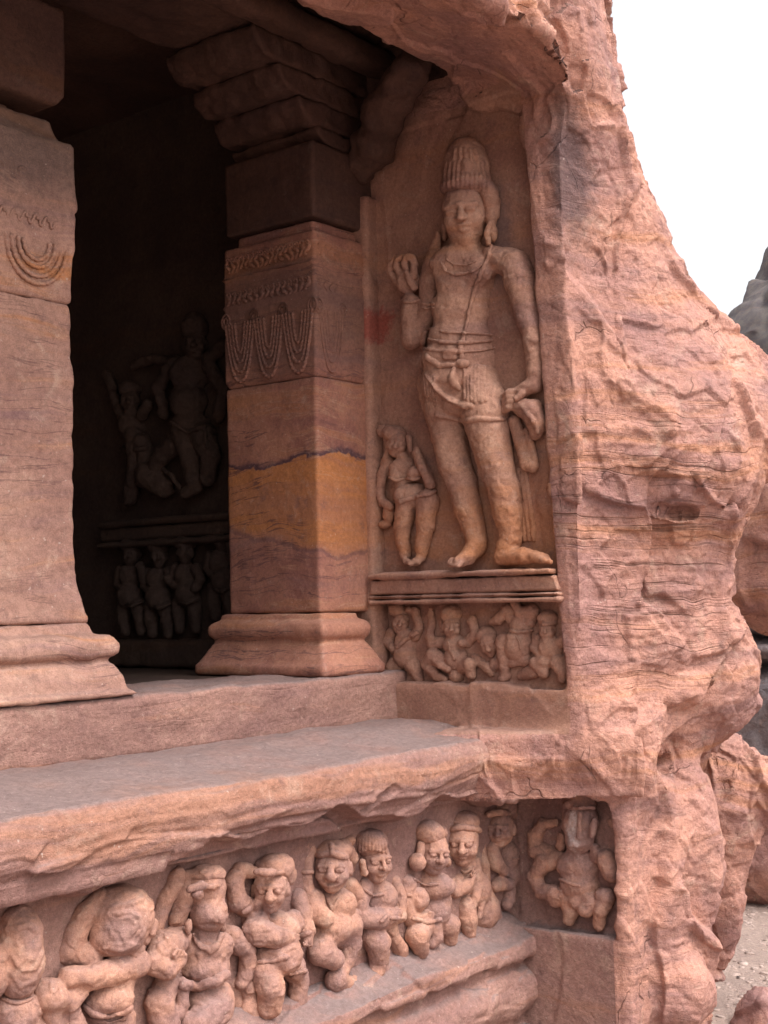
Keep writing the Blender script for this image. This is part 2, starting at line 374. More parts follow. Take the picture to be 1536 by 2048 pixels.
CD = np.empty((len(cx), len(cy), len(cz)), np.float32)
for k, z in enumerate(cz):
    poly = np.stack([[np.interp(z, LZ, LP[:, i, j]) for j in (0, 1)] for i in range(LP.shape[1])])
    dm = np.full(PX.shape, 1e9); ins = np.zeros(PX.shape, bool)
    for i in range(len(poly)):
        a = poly[i]; b = poly[(i + 1) % len(poly)]; e = b - a; L = (e * e).sum() + 1e-12
        t = np.clip(((PX - a[0]) * e[0] + (PY - a[1]) * e[1]) / L, 0, 1)
        dm = np.minimum(dm, (PX - a[0] - t * e[0]) ** 2 + (PY - a[1] - t * e[1]) ** 2)
        if abs(e[1]) > 1e-12:
            c = ((a[1] > PY) != (b[1] > PY)) & (PX < e[0] * (PY - a[1]) / e[1] + a[0]); ins ^= c
    CD[:, :, k] = np.sqrt(dm) * np.where(ins, -1, 1)
def upsample(A, xs, ys, zs, x, y, z):
    for ax, (src, dst) in enumerate(((xs, x), (ys, y), (zs, z))):
        q = np.clip((dst - src[0]) / (src[1] - src[0]), 0, len(src) - 1.001); i = q.astype(int); f = (q - i).astype(np.float32)
        sh = [1, 1, 1]; sh[ax] = len(dst); f = f.reshape(sh)
        A = np.take(A, i, ax) * (1 - f) + np.take(A, i + 1, ax) * f
    return A
# a light blur takes the polygon corners off
for ax in range(3):
    pad = np.concatenate([np.take(CD, [0], ax), CD, np.take(CD, [-1], ax)], ax)
    n = CD.shape[ax]; CD = 0.25 * np.take(pad, range(n), ax) + 0.5 * np.take(pad, range(1, n + 1), ax) + 0.25 * np.take(pad, range(2, n + 2), ax)
D = upsample(CD, cx, cy, cz, gx, gy, gz)
GX = gx[:, None, None]; GY = gy[None, :, None]; GZ = gz[None, None, :]
def box_d(x0, x1, y0, y1, z0, z1):
    return np.maximum(np.maximum(np.maximum(x0 - GX, GX - x1), np.maximum(y0 - GY, GY - y1)), np.maximum(z0 - GZ, GZ - z1)).astype(np.float32)
def add_ell(D, c, r, k=0.1, rotz=0.0, sub=False):
    x, y, z = GX - c[0], GY - c[1], GZ - c[2]; ca, sa = math.cos(rotz), math.sin(rotz)
    u = (x * ca + y * sa) / r[0]; v = (-x * sa + y * ca) / r[1]; w = z / r[2]
    d = ((np.sqrt(u * u + v * v + w * w) - 1) * min(r)).astype(np.float32)
    return smax(D, -d, k) if sub else smin(D, d, k)
# extra masses and hollows of the buttress
D = add_ell(D, at(1345, 935, 6.45), (0.42, 0.34, 0.30), 0.2)
D = add_ell(D, at(1390, 1350, 6.55), (0.30, 0.30, 0.34), 0.15)
D = add_ell(D, at(1382, 1525, 6.15), (0.17, 0.24, 0.085), 0.08, sub=True)          # hollow under the bulge
D = add_ell(D, at(1345, 1720, 6.35), (0.17, 0.25, 0.55), 0.1)
D = add_ell(D, at(1433, 1590, 7.05), (0.20, 0.30, 0.34), 0.08)                     # second lobe behind
D = add_ell(D, at(1400, 1790, 7.0), (0.12, 0.25, 0.45), 0.1)
D = add_ell(D, at(1350, 1985, 6.05), (0.13, 0.16, 0.17), 0.08)
D = add_ell(D, at(1108, 1500, 6.0), (0.07, 0.15, 0.11), 0.08)                     # ledge runs into the rock
D = add_ell(D, at(1375, 1025, 5.98), (0.16, 0.09, 0.022), 0.015, 0.35, sub=True)      # dark bedding gaps
D = add_ell(D, at(1330, 1020, 5.95), (0.10, 0.06, 0.014), 0.012, 0.2, sub=True)
D = add_ell(D, at(1440, 1010, 6.25), (0.10, 0.08, 0.018), 0.012, 0.5, sub=True)
# porch space, guardian niche, frieze recess, corner niche
ye = 3.07 + (GZ - 1.2) * 0.05
soff = 3.90 + 0.19 * (GY - 2.8) - 0.13 * sstep(4.75, 5.2, GX) * sstep(3.5, 2.9, GY)       # the soffit rises inwards, then steps up behind its edge
soff = np.where(GY > 3.64 + 0.03 * np.sin(GX * 5), 4.5, soff)
porch = smax(np.maximum(GX - 5.12, 0.95 - GZ), (GZ - soff).astype(np.float32), 0.05)
D = smax(D, -porch.astype(np.float32), 0.03)
ztop = 3.88 + 0.42 * sstep(3.45, 3.7, GY) - 0.10 * np.maximum(0, 3.35 - GY) / 0.2
niche = np.maximum(np.maximum(GX - 5.205, ye - GY), np.maximum(1.60 - GZ, GZ - ztop)).astype(np.float32)
D = smax(D, -niche, 0.015)
panel = np.maximum(np.maximum(GX - 5.222, (ye + 0.0) - GY), np.maximum(1.20 - GZ, GZ - 1.63)).astype(np.float32)
D = smax(D, -panel, 0.015)
behind = np.maximum(GX - 5.20, 4.60 - GY).astype(np.float32); behind = np.maximum(behind, np.maximum(1.2 - GZ, GZ - 4.5))
D = smax(D, -behind, 0.01)
fr = np.maximum(np.maximum(GX - 5.395, GY - 3.54), np.maximum(0.10 - GZ, GZ - (0.705 + 0.012 * np.sin(GY * 23)))).astype(np.float32)
fr = np.maximum(fr, 2.95 - GY)
D = smax(D, -fr, 0.012)
low = np.maximum(np.maximum(GX - 5.30, GY - 3.45), GZ - 0.10).astype(np.float32)
D = smax(D, -low, 0.02)
wedge = np.maximum((GX - 4.97) * -0.878 + (GY - 3.385) * -0.479, np.maximum(GZ - 1.0, (0.715 + 0.015 * np.sin(GX * 17)) - GZ)).astype(np.float32)
wedge = np.maximum(wedge, np.maximum(4.8 - GX, GX - 5.3)); wedge = np.maximum(wedge, GY - 3.6)
D = smin(D, wedge, 0.05)                                                           # the ledge swings round into the jamb
pts, quads = grid_mesh(D, (X0, Y0, Z0), H, drop=lambda c: (c[:, 0] < X0 + 2 * H) | (c[:, 0] > X1 - 3 * H) | (c[:, 1] > Y1 - 3 * H) | (c[:, 2] > Z1 - 3 * H) | (c[:, 2] < Z0 + 2 * H)
                       | ((c[:, 0] < 5.0) & (c[:, 2] < 0.08) & (c[:, 1] > 3.4)))
del D, CD
me = subdivide(make_mesh('cliff', pts, quads), 1)
def cliff_disp(P, N):
    # carved (tooled) surfaces stay fairly flat, natural rock breaks up
    x, y, z = P[:, 0], P[:, 1], P[:, 2]
    carved = ((x < 5.30) & (y > 3.0 + (z - 1.2) * 0.05) & (z > 1.0) & (z < 3.9) & (np.abs(N[:, 0]) > 0.5))
    carved |= (z > 0.05) & (z < 0.72) & (x < 5.56) & (y > 2.98) & ((N[:, 0] < -0.5) | (y > 3.5))
    carved |= (x < 5.34) & (z < 0.12) & (y > 2.95)
    rough = 1.0 - 0.88 * carved.astype(np.float32)
    rough = np.minimum(rough, 1 - 0.6 * sstep(0.85, 0.7, z) * sstep(5.56, 5.42, x))
    W = P + 0.10 * np.stack([noise(P, 3.1, 31), noise(P, 3.1, 32), 0.5 * noise(P, 3.1, 33)], 1)
    wz = z + 0.3 * noise(P, 1.1, 35); upz = np.maximum(sstep(2.45, 2.9, wz), 0.8 * sstep(0.95, 0.65, wz))                     # steep slanting flakes above, flat bedding below
    Wu = W.copy(); Wu[:, 2] = W[:, 2] + 1.3 * (W[:, 0] - 5.5)
    h0, e0 = plates(Wu * np.array([2.6, 2.6, 0.8], np.float32), 1.0, 91, 1.5)
    h1, e1 = plates(W, (2.6, 2.6, 1.5), 11, 1.5)
    h2, e2 = plates(W, (6.5, 6.5, 6.0), 21, 1.2)
    h3, e3 = plates(W, (14, 14, 17), 61, 1.3)
    brk = (noise(P, 2.5, 9) > -0.25)
    d = 0.020 * fbm(P, 1.8, 2, 1) + 0.005 * fbm(P, 11, 3, 5)
    d += upz * (0.038 * h0 - 0.030 * np.exp(-(e0 / 0.035) ** 2) * brk) + (1 - upz) * (0.030 * h1 - 0.024 * np.exp(-(e1 / 0.035) ** 2) * brk)
    d += 0.010 * h2 + 0.0038 * h3
    zz = z + 0.07 * noise(P, 1.3, 41) + 0.02 * noise(P, 5.0, 42) + 0.05 * (x - 6.0)
    lay = noise(np.stack([x * 1.5, y * 1.5, zz * 34], 1), 1.0, 51) + 0.8 * noise(np.stack([x * 4, y * 4, zz * 78], 1), 1.0, 52)
    side = np.clip(1.25 - 1.3 * np.abs(N[:, 2]), 0, 1)
    lay = side * np.where(lay > 0.25, 0.25 + 0.3 * (lay - 0.25), lay)              # flat tongues with sharp clefts between
    lm = sstep(1.0, 1.4, z) * sstep(2.75, 2.3, z) * sstep(-0.5, 0.3, noise(P, 1.9, 61) + 0.3) + 0.03
    d += 0.0048 * lay * lm
    stp = np.floor(zz * 8 + 0.8 * noise(P, 1.6, 71)); hs_ = _hash(stp.astype(np.int64), stp.astype(np.int64) * 0, stp.astype(np.int64) * 0, 5)
    d += 0.005 * side * (hs_ - 0.5) * (1 - 0.85 * upz)
    rough = np.minimum(rough, 1 - 0.6 * (sstep(5.42, 5.25, x) * sstep(2.9, 3.0, y) * (z > 0.9)))
    rough = np.minimum(rough, 1 - 0.65 * ((z > 3.6) & (N[:, 2] < -0.25)))
    return (d * rough).astype(np.float32)
displace(me, cliff_disp)
cliff = struct(obj('cliff', me, M_cliff)); tag(cliff, 'weathered pink sandstone cliff with bedding layers, overhanging the carved porch')
# carved wall surfaces use the smoother tooled stone
me.materials.append(M_wall); me.materials.append(M_ceil_shade); me.materials.append(M_ledge); me.materials.append(M_soffit)
cen = np.empty(len(me.polygons) * 3, np.float32); me.polygons.foreach_get('center', cen); cen = cen.reshape(-1, 3)
nor = np.empty(len(me.polygons) * 3, np.float32); me.polygons.foreach_get('normal', nor); nor = nor.reshape(-1, 3)
mi = np.zeros(len(me.polygons), np.int32)
mi[(cen[:, 0] < 5.32) & (cen[:, 1] > 3.06 + (cen[:, 2] - 1.2) * 0.05) & (cen[:, 2] > 1.0) & (cen[:, 2] < 3.95)] = 1
mi[(cen[:, 2] > 4.12) & (cen[:, 1] > 3.66) & (cen[:, 0] < 5.3)] = 2
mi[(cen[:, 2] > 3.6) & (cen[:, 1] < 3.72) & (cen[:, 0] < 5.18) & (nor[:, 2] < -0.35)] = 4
mi[(cen[:, 1] > 4.6) & (cen[:, 0] < 5.35)] = 2
mi[(cen[:, 2] < 0.72) & (cen[:, 0] < 5.55) & (cen[:, 1] > 2.97)] = 3
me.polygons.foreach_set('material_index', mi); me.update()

# the overhang goes on to the left, over and behind the camera's side of the porch
def grid_sheet(name, fn, nu, nv):
    u, v = np.meshgrid(np.linspace(0, 1, nu), np.linspace(0, 1, nv), indexing='ij')
    P = fn(u.ravel(), v.ravel()); i = np.arange(nu * nv).reshape(nu, nv)
    q = np.stack([i[:-1, :-1], i[1:, :-1], i[1:, 1:], i[:-1, 1:]], -1).reshape(-1, 4)
    return make_mesh(name, P, q)
def oh(u, v):
    x = -5 + u * 7.3; prof_y = np.interp(v, [0, .25, .5, .75, 1], [4.6, 3.66, 3.64, 2.85, 3.4]); prof_z = np.interp(v, [0, .25, .5, .75, 1], [4.5, 4.5, 4.06, 3.93, 6.5])
    P = np.stack([x, prof_y, prof_z], 1); return P + 0.06 * np.stack([noise(P, 2, 1), noise(P, 2, 2), noise(P, 2, 3)], 1)
o = struct(obj('cliff_overhang', grid_sheet('cliff_overhang', oh, 120, 60), M_cliff)); tag(o, 'rough rock overhang running on above the porch')
# upper cliff behind the buttress, out of the top of the frame
def up(u, v):
    P = np.stack([-5 + u * 10.6, 3.3 + v * 2.5, 4.85 + v * 6], 1); return P + 0.12 * np.stack([noise(P, 1.5, 1), noise(P, 1.5, 2), noise(P, 1.5, 3)], 1)
o = struct(obj('cliff_top', grid_sheet('cliff_top', up, 120, 80), M_cliff)); tag(o, 'upper slope of the sandstone cliff above the porch')

# porch interior: floor, end wall, back wall, ceiling
def sheet(name, o_, a, b, mat, n=60, amp=0.012, label=None):
    o_, a, b = map(lambda q: np.array(q, float), (o_, a, b))
    def f(u, v):
        P = o_ + u[:, None] * a + v[:, None] * b; nn = np.cross(a, b); nn /= np.linalg.norm(nn)
        return P + nn * (amp * fbm(P, 2.5, 4, 3))[:, None]
    ob = struct(obj(name, grid_sheet(name, f, n, n), mat))
    if label: tag(ob, label)
    return ob
sheet('porch_floor', (-4, 4.4, 1.248), (9.25, 0, 0), (0, 3.8, 0), M_porch_shade, 100, 0.004, 'dim worn stone floor of the porch')
sheet('porch_wall', (5.205, 8.2, 1.2), (0, -3.2, 0), (0, 0, 3.4), M_porch_shade, 120, 0.012, 'dark end wall of the porch')
sheet('porch_back_wall', (-4, 8.1, 1.2), (9.25, 0, 0), (0, 0, 3.4), M_porch_shade, 60, 0.02, 'dark back wall of the porch')
sheet('porch_ceiling', (-4, 4.0, 4.48), (0, 4.2, 0), (9.25, 0, 0), M_ceil_shade, 80, 0.02, 'dark stone ceiling of the porch')
sheet('porch_side_wall', (-4, 4.0, 1.2), (0, 4.2, 0), (0, 0, 3.4), M_porch_shade, 20, 0.02, 'far side wall of the porch')

# ------------------------------------------------------------------ worn masonry: rectangular members with a moulded profile, cut by an implicit field
def field_mesh(name, lo, hi, h, fn, wear=0.004, disp=None, sub=0, drop=None):
    lo = np.array(lo, float) - 3 * h; n = np.ceil((np.array(hi, float) + 3 * h - lo) / h).astype(int)
    ax = [(lo[i] + np.arange(n[i]) * h).astype(np.float32) for i in range(3)]
    Dm = fn(ax[0][:, None, None], ax[1][None, :, None], ax[2][None, None, :]).astype(np.float32)
    Dm = np.broadcast_to(Dm, tuple(n))
    p, q = grid_mesh(Dm, lo, h, drop)
    me = make_mesh(name, p, q)
    if sub: me = subdivide(me, sub)
    def f(P, N):
        chip = np.maximum(0, noise(P, 7, 3) - 0.35) * -0.02
        return (wear * fbm(P, 12, 3, 2) + chip * (wear > 0.003) + (disp(P, N) if disp else 0)).astype(np.float32)
    return displace(me, f)
def rbox2(x, y, cx, cy, hx, hy, r):
    qx = np.abs(x - cx) - (hx - r); qy = np.abs(y - cy) - (hy - r)
    return np.hypot(np.maximum(qx, 0), np.maximum(qy, 0)) + np.minimum(np.maximum(qx, qy), 0) - r
def member(name, cx, cy, hx, hy, zs, offs, mat, root, h=0.011, r=0.012, wear=0.003, disp=None, taper=None):
    z0, z1 = zs[0], zs[-1]; mo = max(offs)
    def fn(x, y, z):
        o = np.interp(z, zs, offs).astype(np.float32)
        d = rbox2(x, y, cx, cy, hx + o, hy + o, r)
        qz = np.abs(z - (z0 + z1) / 2) - (z1 - z0) / 2
        return smax(d, qz, 0.012)
    me = field_mesh(name, (cx - hx - mo, cy - hy - mo, z0), (cx + hx + mo, cy + hy + mo, z1), h, fn, wear, disp)
    ob = obj(name, me, mat); child_world(ob, root); return ob

# ---- pilaster against the guardian wall
pil = thing('pilaster', 'square stone pilaster with bead swag band beside the guardian niche', 'pilaster', (4.98, 4.45, 1.255))
bpy.context.view_layer.update()
PC = (5.02, 4.445); PH = (0.262, 0.298)
member('base', 4.86, 4.445, 0.102, 0.298, [1.255, 1.30, 1.315, 1.40, 1.415, 1.425, 1.445, 1.47, 1.495, 1.51, 1.515, 1.545], [0.125, 0.125, 0.11, 0.065, 0.05, 0.062, 0.076, 0.08, 0.072, 0.055, 0.036, 0.030], M_pil, pil)
member('shaft', *PC, *PH, [1.546, 1.60, 2.66], [0.0, 0.0, 0.003], M_pil, pil)
pil_band = member('carved_band', *PC, *PH, [2.66, 2.675, 2.69, 3.055, 3.065, 3.075, 3.20, 3.21, 3.22, 3.365], [-0.004, -0.004, 0.006, 0.006, 0.016, 0.006, 0.006, 0.016, 0.006, 0.004], M_pil, pil)
member('neck', *PC, *PH, [3.366, 3.43], [-0.045, -0.045], M_pil, pil)
member('capital_block', *PC, *PH, [3.431, 3.80], [-0.005, 0.0], M_ceil_shade, pil)
for k, (xo, z0, z1) in enumerate([(0.035, 3.802, 3.885), (-0.09, 3.886, 4.00), (-0.23, 4.001, 4.12), (-0.40, 4.121, 4.25)]):
    x0 = 4.77 + xo
    def fn(x, y, z, x0=x0, z0=z0, z1=z1):
        t = np.clip((z - z0) / (z1 - z0), 0, 1); xf = x0 + 0.085 * (1 - t) ** 2           # quarter-round under each step
        return np.maximum(np.maximum(0.8 * (xf - x), x - 5.25), np.maximum(np.maximum(z0 - z, z - z1), np.maximum(4.155 - y, y - 4.75)))
    me = field_mesh('bracket_step', (x0, 4.15, z0), (5.26, 4.76, z1), 0.014, fn, 0.011)
    ob = obj('bracket_step', me, M_ceil_shade); child_world(ob, pil)

# bead swags and small carving on the pilaster's two visible faces
def tube_mesh(name, paths, sides=6):
    V = []; Q = []
    for path in paths:
        P = np.array([p[:3] for p in path], float); R = np.array([p[3] for p in path], float)
        T = np.gradient(P, axis=0); T /= np.linalg.norm(T, axis=1)[:, None] + 1e-9
        up_ = np.array([0.31, 0.17, 0.93]); A = np.cross(T, up_); A /= np.linalg.norm(A, axis=1)[:, None]; B = np.cross(T, A)
        base = len(V)
        for i in range(len(P)):
            for j in range(sides):
                a = 2 * math.pi * j / sides; V.append(P[i] + R[i] * (math.cos(a) * A[i] + math.sin(a) * B[i]))
        for i in range(len(P) - 1):
            for j in range(sides):
                a0 = base + i * sides + j; a1 = base + i * sides + (j + 1) % sides; Q.append((a0, a1, a1 + sides, a0 + sides))
    return make_mesh(name, np.array(V), np.array(Q))
def beads(P, r, bead=0.014):
    """a strand as a string of beads: radius swells and pinches along the path"""
    P = np.array(P, float); L = np.concatenate([[0], np.cumsum(np.linalg.norm(np.diff(P, axis=0), axis=1))])
    n = max(6, int(L[-1] / bead * 4)); s = np.linspace(0, L[-1], n)
    Q = np.stack([np.interp(s, L, P[:, i]) for i in range(3)], 1)
    rr = r * (0.55 + 0.45 * np.abs(np.sin(math.pi * s / bead)))
    return [(*Q[i], rr[i]) for i in range(n)]
def face_pt(face, s, z, out=0.001):
    # side face (x = const, s runs along +Y from the front corner) or front face (y = const, s along +X)
    return (4.752 - out, 4.147 + s, z) if face == 'side' else (4.758 + s, 4.141 - out, z)
def swag(face, s0, s1, ztop, sag, r):
    t = np.linspace(-1, 1, 17)
    return [face_pt(face, (s0 + s1) / 2 + (s1 - s0) / 2 * q, ztop - sag * (1 - abs(q) ** 2.6)) for q in t]
for face, spans in (('side', [(0.01, 0.20), (0.20, 0.39), (0.39, 0.585)]), ('front', [(0.02, 0.20)])):
    for (a, b) in spans:
        for j in range(4):
            g = j * 0.021
            me = tube_mesh('bead_strand', [beads(swag(face, a + g, b - g, 2.985, 0.295 - 0.048 * j, 0), 0.0115 if face == 'side' else 0.006, 0.021)])
            child_world(obj('bead_strand', me, M_pil), pil_band)
        mid = (a + b) / 2
        for e in (a, b):
            t = np.linspace(0, 2 * math.pi, 14)
            me = tube_mesh('rosette', [[(*face_pt(face, e + 0.028 * math.cos(q) * rr, 3.0 + 0.036 * math.sin(q) * rr), 0.006) for q in t] for rr in (1.0, 0.5)])
            child_world(obj('rosette', me, M_pil), pil_band)
for zrow, n, hgt in ((3.10, 15, 0.05), (3.27, 17, 0.06)):
    paths = []
    for i in range(n):
        s = 0.02 + 0.56 * (i + 0.5) / n; t = np.linspace(0, 1, 9)
        paths.append([(*face_pt('side', s + 0.014 * math.sin(6.3 * q + i), zrow - hgt / 2 + hgt * q), 0.008 + 0.005 * math.sin(math.pi * q)) for q in t])
        paths.append([(*face_pt('side', s + 0.013 * math.cos(5 * q), zrow + hgt * 0.6 + 0.012 * math.sin(6 * q)), 0.007) for q in t])
    for i in range(4):
        s = 0.03 + 0.04 * i; t = np.linspace(0, 1, 9)
        paths.append([(*face_pt('front', s + 0.012 * math.sin(6.3 * q + i), zrow - hgt / 2 + hgt * q), 0.004) for q in t])
    child_world(obj('scroll_row', tube_mesh('scroll_row', paths), M_pil), pil_band)

# ---- front pillar at the left edge
pl = thing('pillar', 'massive square stone pillar at the left edge of the picture', 'pillar', (3.03, 4.45, 1.255))
bpy.context.view_layer.update()
LC = (3.02, 4.46); LH = (0.31, 0.31)
def pill_chip(P, N): return -0.02 * np.maximum(0, noise(P, (3, 3, 6), 77) - 0.25) - 0.006 * np.maximum(0, fbm(P, (9, 9, 16), 2, 78))
member('base', *LC, *LH, [1.255, 1.275, 1.28, 1.33, 1.38, 1.395, 1.40, 1.42, 1.45, 1.485, 1.495, 1.50, 1.535], [0.17, 0.17, 0.145, 0.135, 0.105, 0.08, 0.10, 0.118, 0.122, 0.10, 0.055, 0.05, 0.035], M_pillar, pl, wear=0.004)
member('shaft', *LC, *LH, [1.536, 1.60, 1.75, 2.0, 2.77], [0.035, 0.02, 0.005, 0.0, -0.006], M_pillar, pl, wear=0.004, disp=pill_chip)
pl_band = member('carved_band', *LC, *LH, [2.771, 2.79, 3.13, 3.145, 3.16, 3.40], [-0.006, 0.0, 0.004, 0.012, 0.012, 0.004], M_pillar, pl, wear=0.004, disp=pill_chip)
member('shoulder', *LC, *LH, [3.401, 3.44, 3.50], [-0.02, -0.045, -0.06], M_pillar, pl)
member('neck', *LC, *LH, [3.501, 3.56], [-0.17, -0.17], M_pillar, pl)
member('capital_block', *LC, *LH, [3.561, 3.60, 3.95], [-0.04, -0.015, -0.015], M_ceil_shade, pl)
for rr in (0.060, 0.085, 0.115, 0.14):
    t = np.linspace(math.pi * 0.98, math.pi * 2.02, 24)
    P = [(3.155 + rr * math.cos(q), 4.144, 2.985 + 1.15 * rr * math.sin(q)) for q in t]
    child_world(obj('garland_arc', tube_mesh('garland_arc', [beads(P, 0.011, 0.024)]), M_pillar), pl_band)
paths = []
for i in range(12):
    t = np.linspace(0, 6.3, 12); xx = 2.74 + 0.05 * i
    paths.append([(xx + 0.018 * math.cos(q), 4.143, 3.24 + 0.045 * math.sin(q) * (0.6 + 0.4 * math.cos(i * 2.1)), 0.007) for q in t])
    paths.append([(xx + 0.02 * math.cos(q * 0.5), 4.144, 3.07 + 0.02 * math.sin(q), 0.006) for q in t])
child_world(obj('scroll_row', tube_mesh('scroll_row', paths), M_pillar), pl_band)

# ---- beams over the porch
for k, (y0, y1, z0, z1, lab) in enumerate([(4.17, 4.72, 4.26, 4.46, 'main stone beam carried across the pillars'), (3.98, 4.12, 4.20, 4.32, 'lower stone eave moulding under the overhang'), (4.00, 4.15, 4.36, 4.44, 'upper stone eave moulding under the overhang')]):
    bm = field_mesh('ceiling_beam', (0.5, y0, z0), (5.24, y1, z1), 0.022, lambda x, y, z: np.maximum(rbox2(y, z, (y0 + y1) / 2, (z0 + z1) / 2, (y1 - y0) / 2, (z1 - z0) / 2, 0.03), np.abs(x - 2.87) - 2.37), 0.006)
    tag(obj('ceiling_beam', bm, M_ceil_shade), lab, 'beam', 'beams over the porch front')
# carved strut that leans from the wall to the overhang
def strut(x, y, z):
    P = [hit(700, 385, 0, 5.17), hit(722, 325, 0, 5.10), hit(765, 240, 0, 5.05), hit(820, 140, 0, 5.0)]
    R = [0.03, 0.075, 0.095, 0.10]; d = 9
    for i in range(3):
        a, b = P[i], P[i + 1]; e = b - a; t = np.clip(((x - a[0]) * e[0] + (y - a[1]) * e[1] + (z - a[2]) * e[2]) / (e @ e), 0, 1)
        q = np.sqrt((x - a[0] - t * e[0]) ** 2 + (y - a[1] - t * e[1]) ** 2 + (z - a[2] - t * e[2]) ** 2) - (R[i] + t * (R[i + 1] - R[i])); d = smin(d, q, 0.05) if i else q
    return d
me = field_mesh('bracket_strut', (4.7, 3.6, 3.5), (5.4, 4.5, 4.5), 0.016, strut, 0.014, lambda P, N: 0.03 * fbm(P, 6, 3, 5) - 0.03 * np.maximum(0, noise(P, 9, 6) - 0.1))
tag(obj('bracket_strut', me, M_ceil_shade), 'worn red-brown carved stone strut leaning up to the overhang above the niche', 'strut')
# narrow raised strip between pilaster and niche
st = field_mesh('wall_strip', (5.05, 4.09, 1.2), (5.3, 4.22, 3.6), 0.014, lambda x, y, z: np.maximum(rbox2(x, y, 5.2, 4.19 + 0 * z, 0.085, 0.075 + 0.0 * z, 0.02), np.abs(z - 2.42) - 1.18), 0.005)
tag(obj('wall_strip', st, M_wall), 'flat raised stone strip with red pigment between pilaster and guardian', 'wall strip')

# ---- ledge the guardian stands on
led = thing('niche_ledge', 'moulded stone ledge under the feet of the tall guardian', 'ledge', (5.2, 3.6, 1.6)); bpy.context.view_layer.update()
for nm, z0, z1, xo in (('top_slab', 1.698, 1.726, 5.075), ('fascia', 1.622, 1.696, 5.10), ('bead', 1.602, 1.621, 5.088), ('drip_moulding', 1.578, 1.600, 5.08)):
    me = field_mesh(nm, (xo, 3.02, z0), (5.3, 4.14, z1), 0.011, lambda x, y, z: np.maximum(rbox2(x, z, (xo + 5.3) / 2, (z0 + z1) / 2, (5.3 - xo) / 2, (z1 - z0) / 2, 0.008), np.maximum(3.06 + (z - 1.6) * 0.3 - y, y - 4.13)), 0.004)
    child_world(obj(nm, me, M_wall), led)

# ---- step and broad ledge in front of the porch
def step_fn(x, y, z):
    d = np.maximum(rbox2(y, z, 4.30, 1.135, 0.30, 0.119, 0.015), np.maximum(1.6 - x, x - 5.24)); return d
me = field_mesh('stone_step', (1.6, 3.98, 1.0), (5.24, 4.62, 1.26), 0.016, step_fn, 0.005, lambda P, N: -0.012 * np.maximum(0, noise(P, (5, 5, 2), 8) - 0.1))
# tooling grooves cut into the riser
tag(obj('stone_step', me, M_ledge), 'low stone step along the porch floor, chipped in places', 'step')
def slab_fn(x, y, z):
    zt = 1.037 + 0.004 * np.sin(x * 3.1) - 0.055 * sstep(3.85, 3.40, y)
    wob = 0.010 * np.sin(x * 2.7) + 0.005 * np.sin(x * 9.1 + 1)
    yf = np.interp(z, [0.70, 0.77, 0.83, 0.89, 0.94, 0.98, 1.005, 1.025, 1.04], [3.41, 3.375, 3.352, 3.345, 3.352, 3.375, 3.405, 3.46, 3.58]) + wob
    brk = 0.745 + 0.05 * sstep(3.15, 3.45, x) * sstep(4.3, 3.9, x) + 0.022 * np.sin(x * 8.3) + 0.016 * np.sin(x * 19 + 2) - 0.02 * sstep(4.6, 5.1, x)
    low = brk - 0.03 * sstep(3.40, 3.5, y) + 0 * z
    d = np.maximum(np.maximum(0.8 * (yf - y), z - zt), np.maximum(low - z, y - 4.05))
    fil = np.maximum(np.maximum(np.abs(z - 0.752) - 0.030, 3.378 - y), np.maximum(y - 3.65, x - (3.10 + 0.5 * (z - 0.75))))
    d = smin(d, fil, 0.006)
    sof = np.maximum(np.maximum(np.abs(z - 0.79) - 0.078, 3.47 - y), y - 3.66)
    d = smin(d, sof, 0.02)
    return np.maximum(d, np.maximum(1.6 - x, x - 5.40))
def slab_disp(P, N):
    top = sstep(0.6, 0.95, N[:, 2])
    W = P + 0.06 * np.stack([noise(P, 4, 31), noise(P, 4, 32), noise(P, 4, 33)], 1)
    h1, e1 = plates(W, (2.5, 5, 9.0), 14, 0.8)
    lay = noise(np.stack([P[:, 0] * 1.6, P[:, 1] * 3, (P[:, 2] + 0.03 * noise(P, 3, 4)) * 55], 1), 1.0, 51)
    fillet = ((P[:, 2] < 0.79) & (P[:, 0] < 3.1) & (P[:, 1] < 3.42)).astype(float)
    low = sstep(0.93, 0.80, P[:, 2])
    return (1 - top) * (1 - 0.8 * fillet) * (0.006 * fbm(P, 7, 3, 6) + low * (0.018 * h1 + 0.011 * lay) + 0.003 * lay) + top * 0.004 * fbm(P, 5, 3, 6)
me = field_mesh('stone_ledge', (1.6, 3.3, 0.66), (5.42, 4.06, 1.05), 0.0125, slab_fn, 0.0029, slab_disp, 1)
tag(obj('stone_ledge', me, M_ledge), 'broad stone ledge with worn rounded nose above the lower frieze', 'ledge')
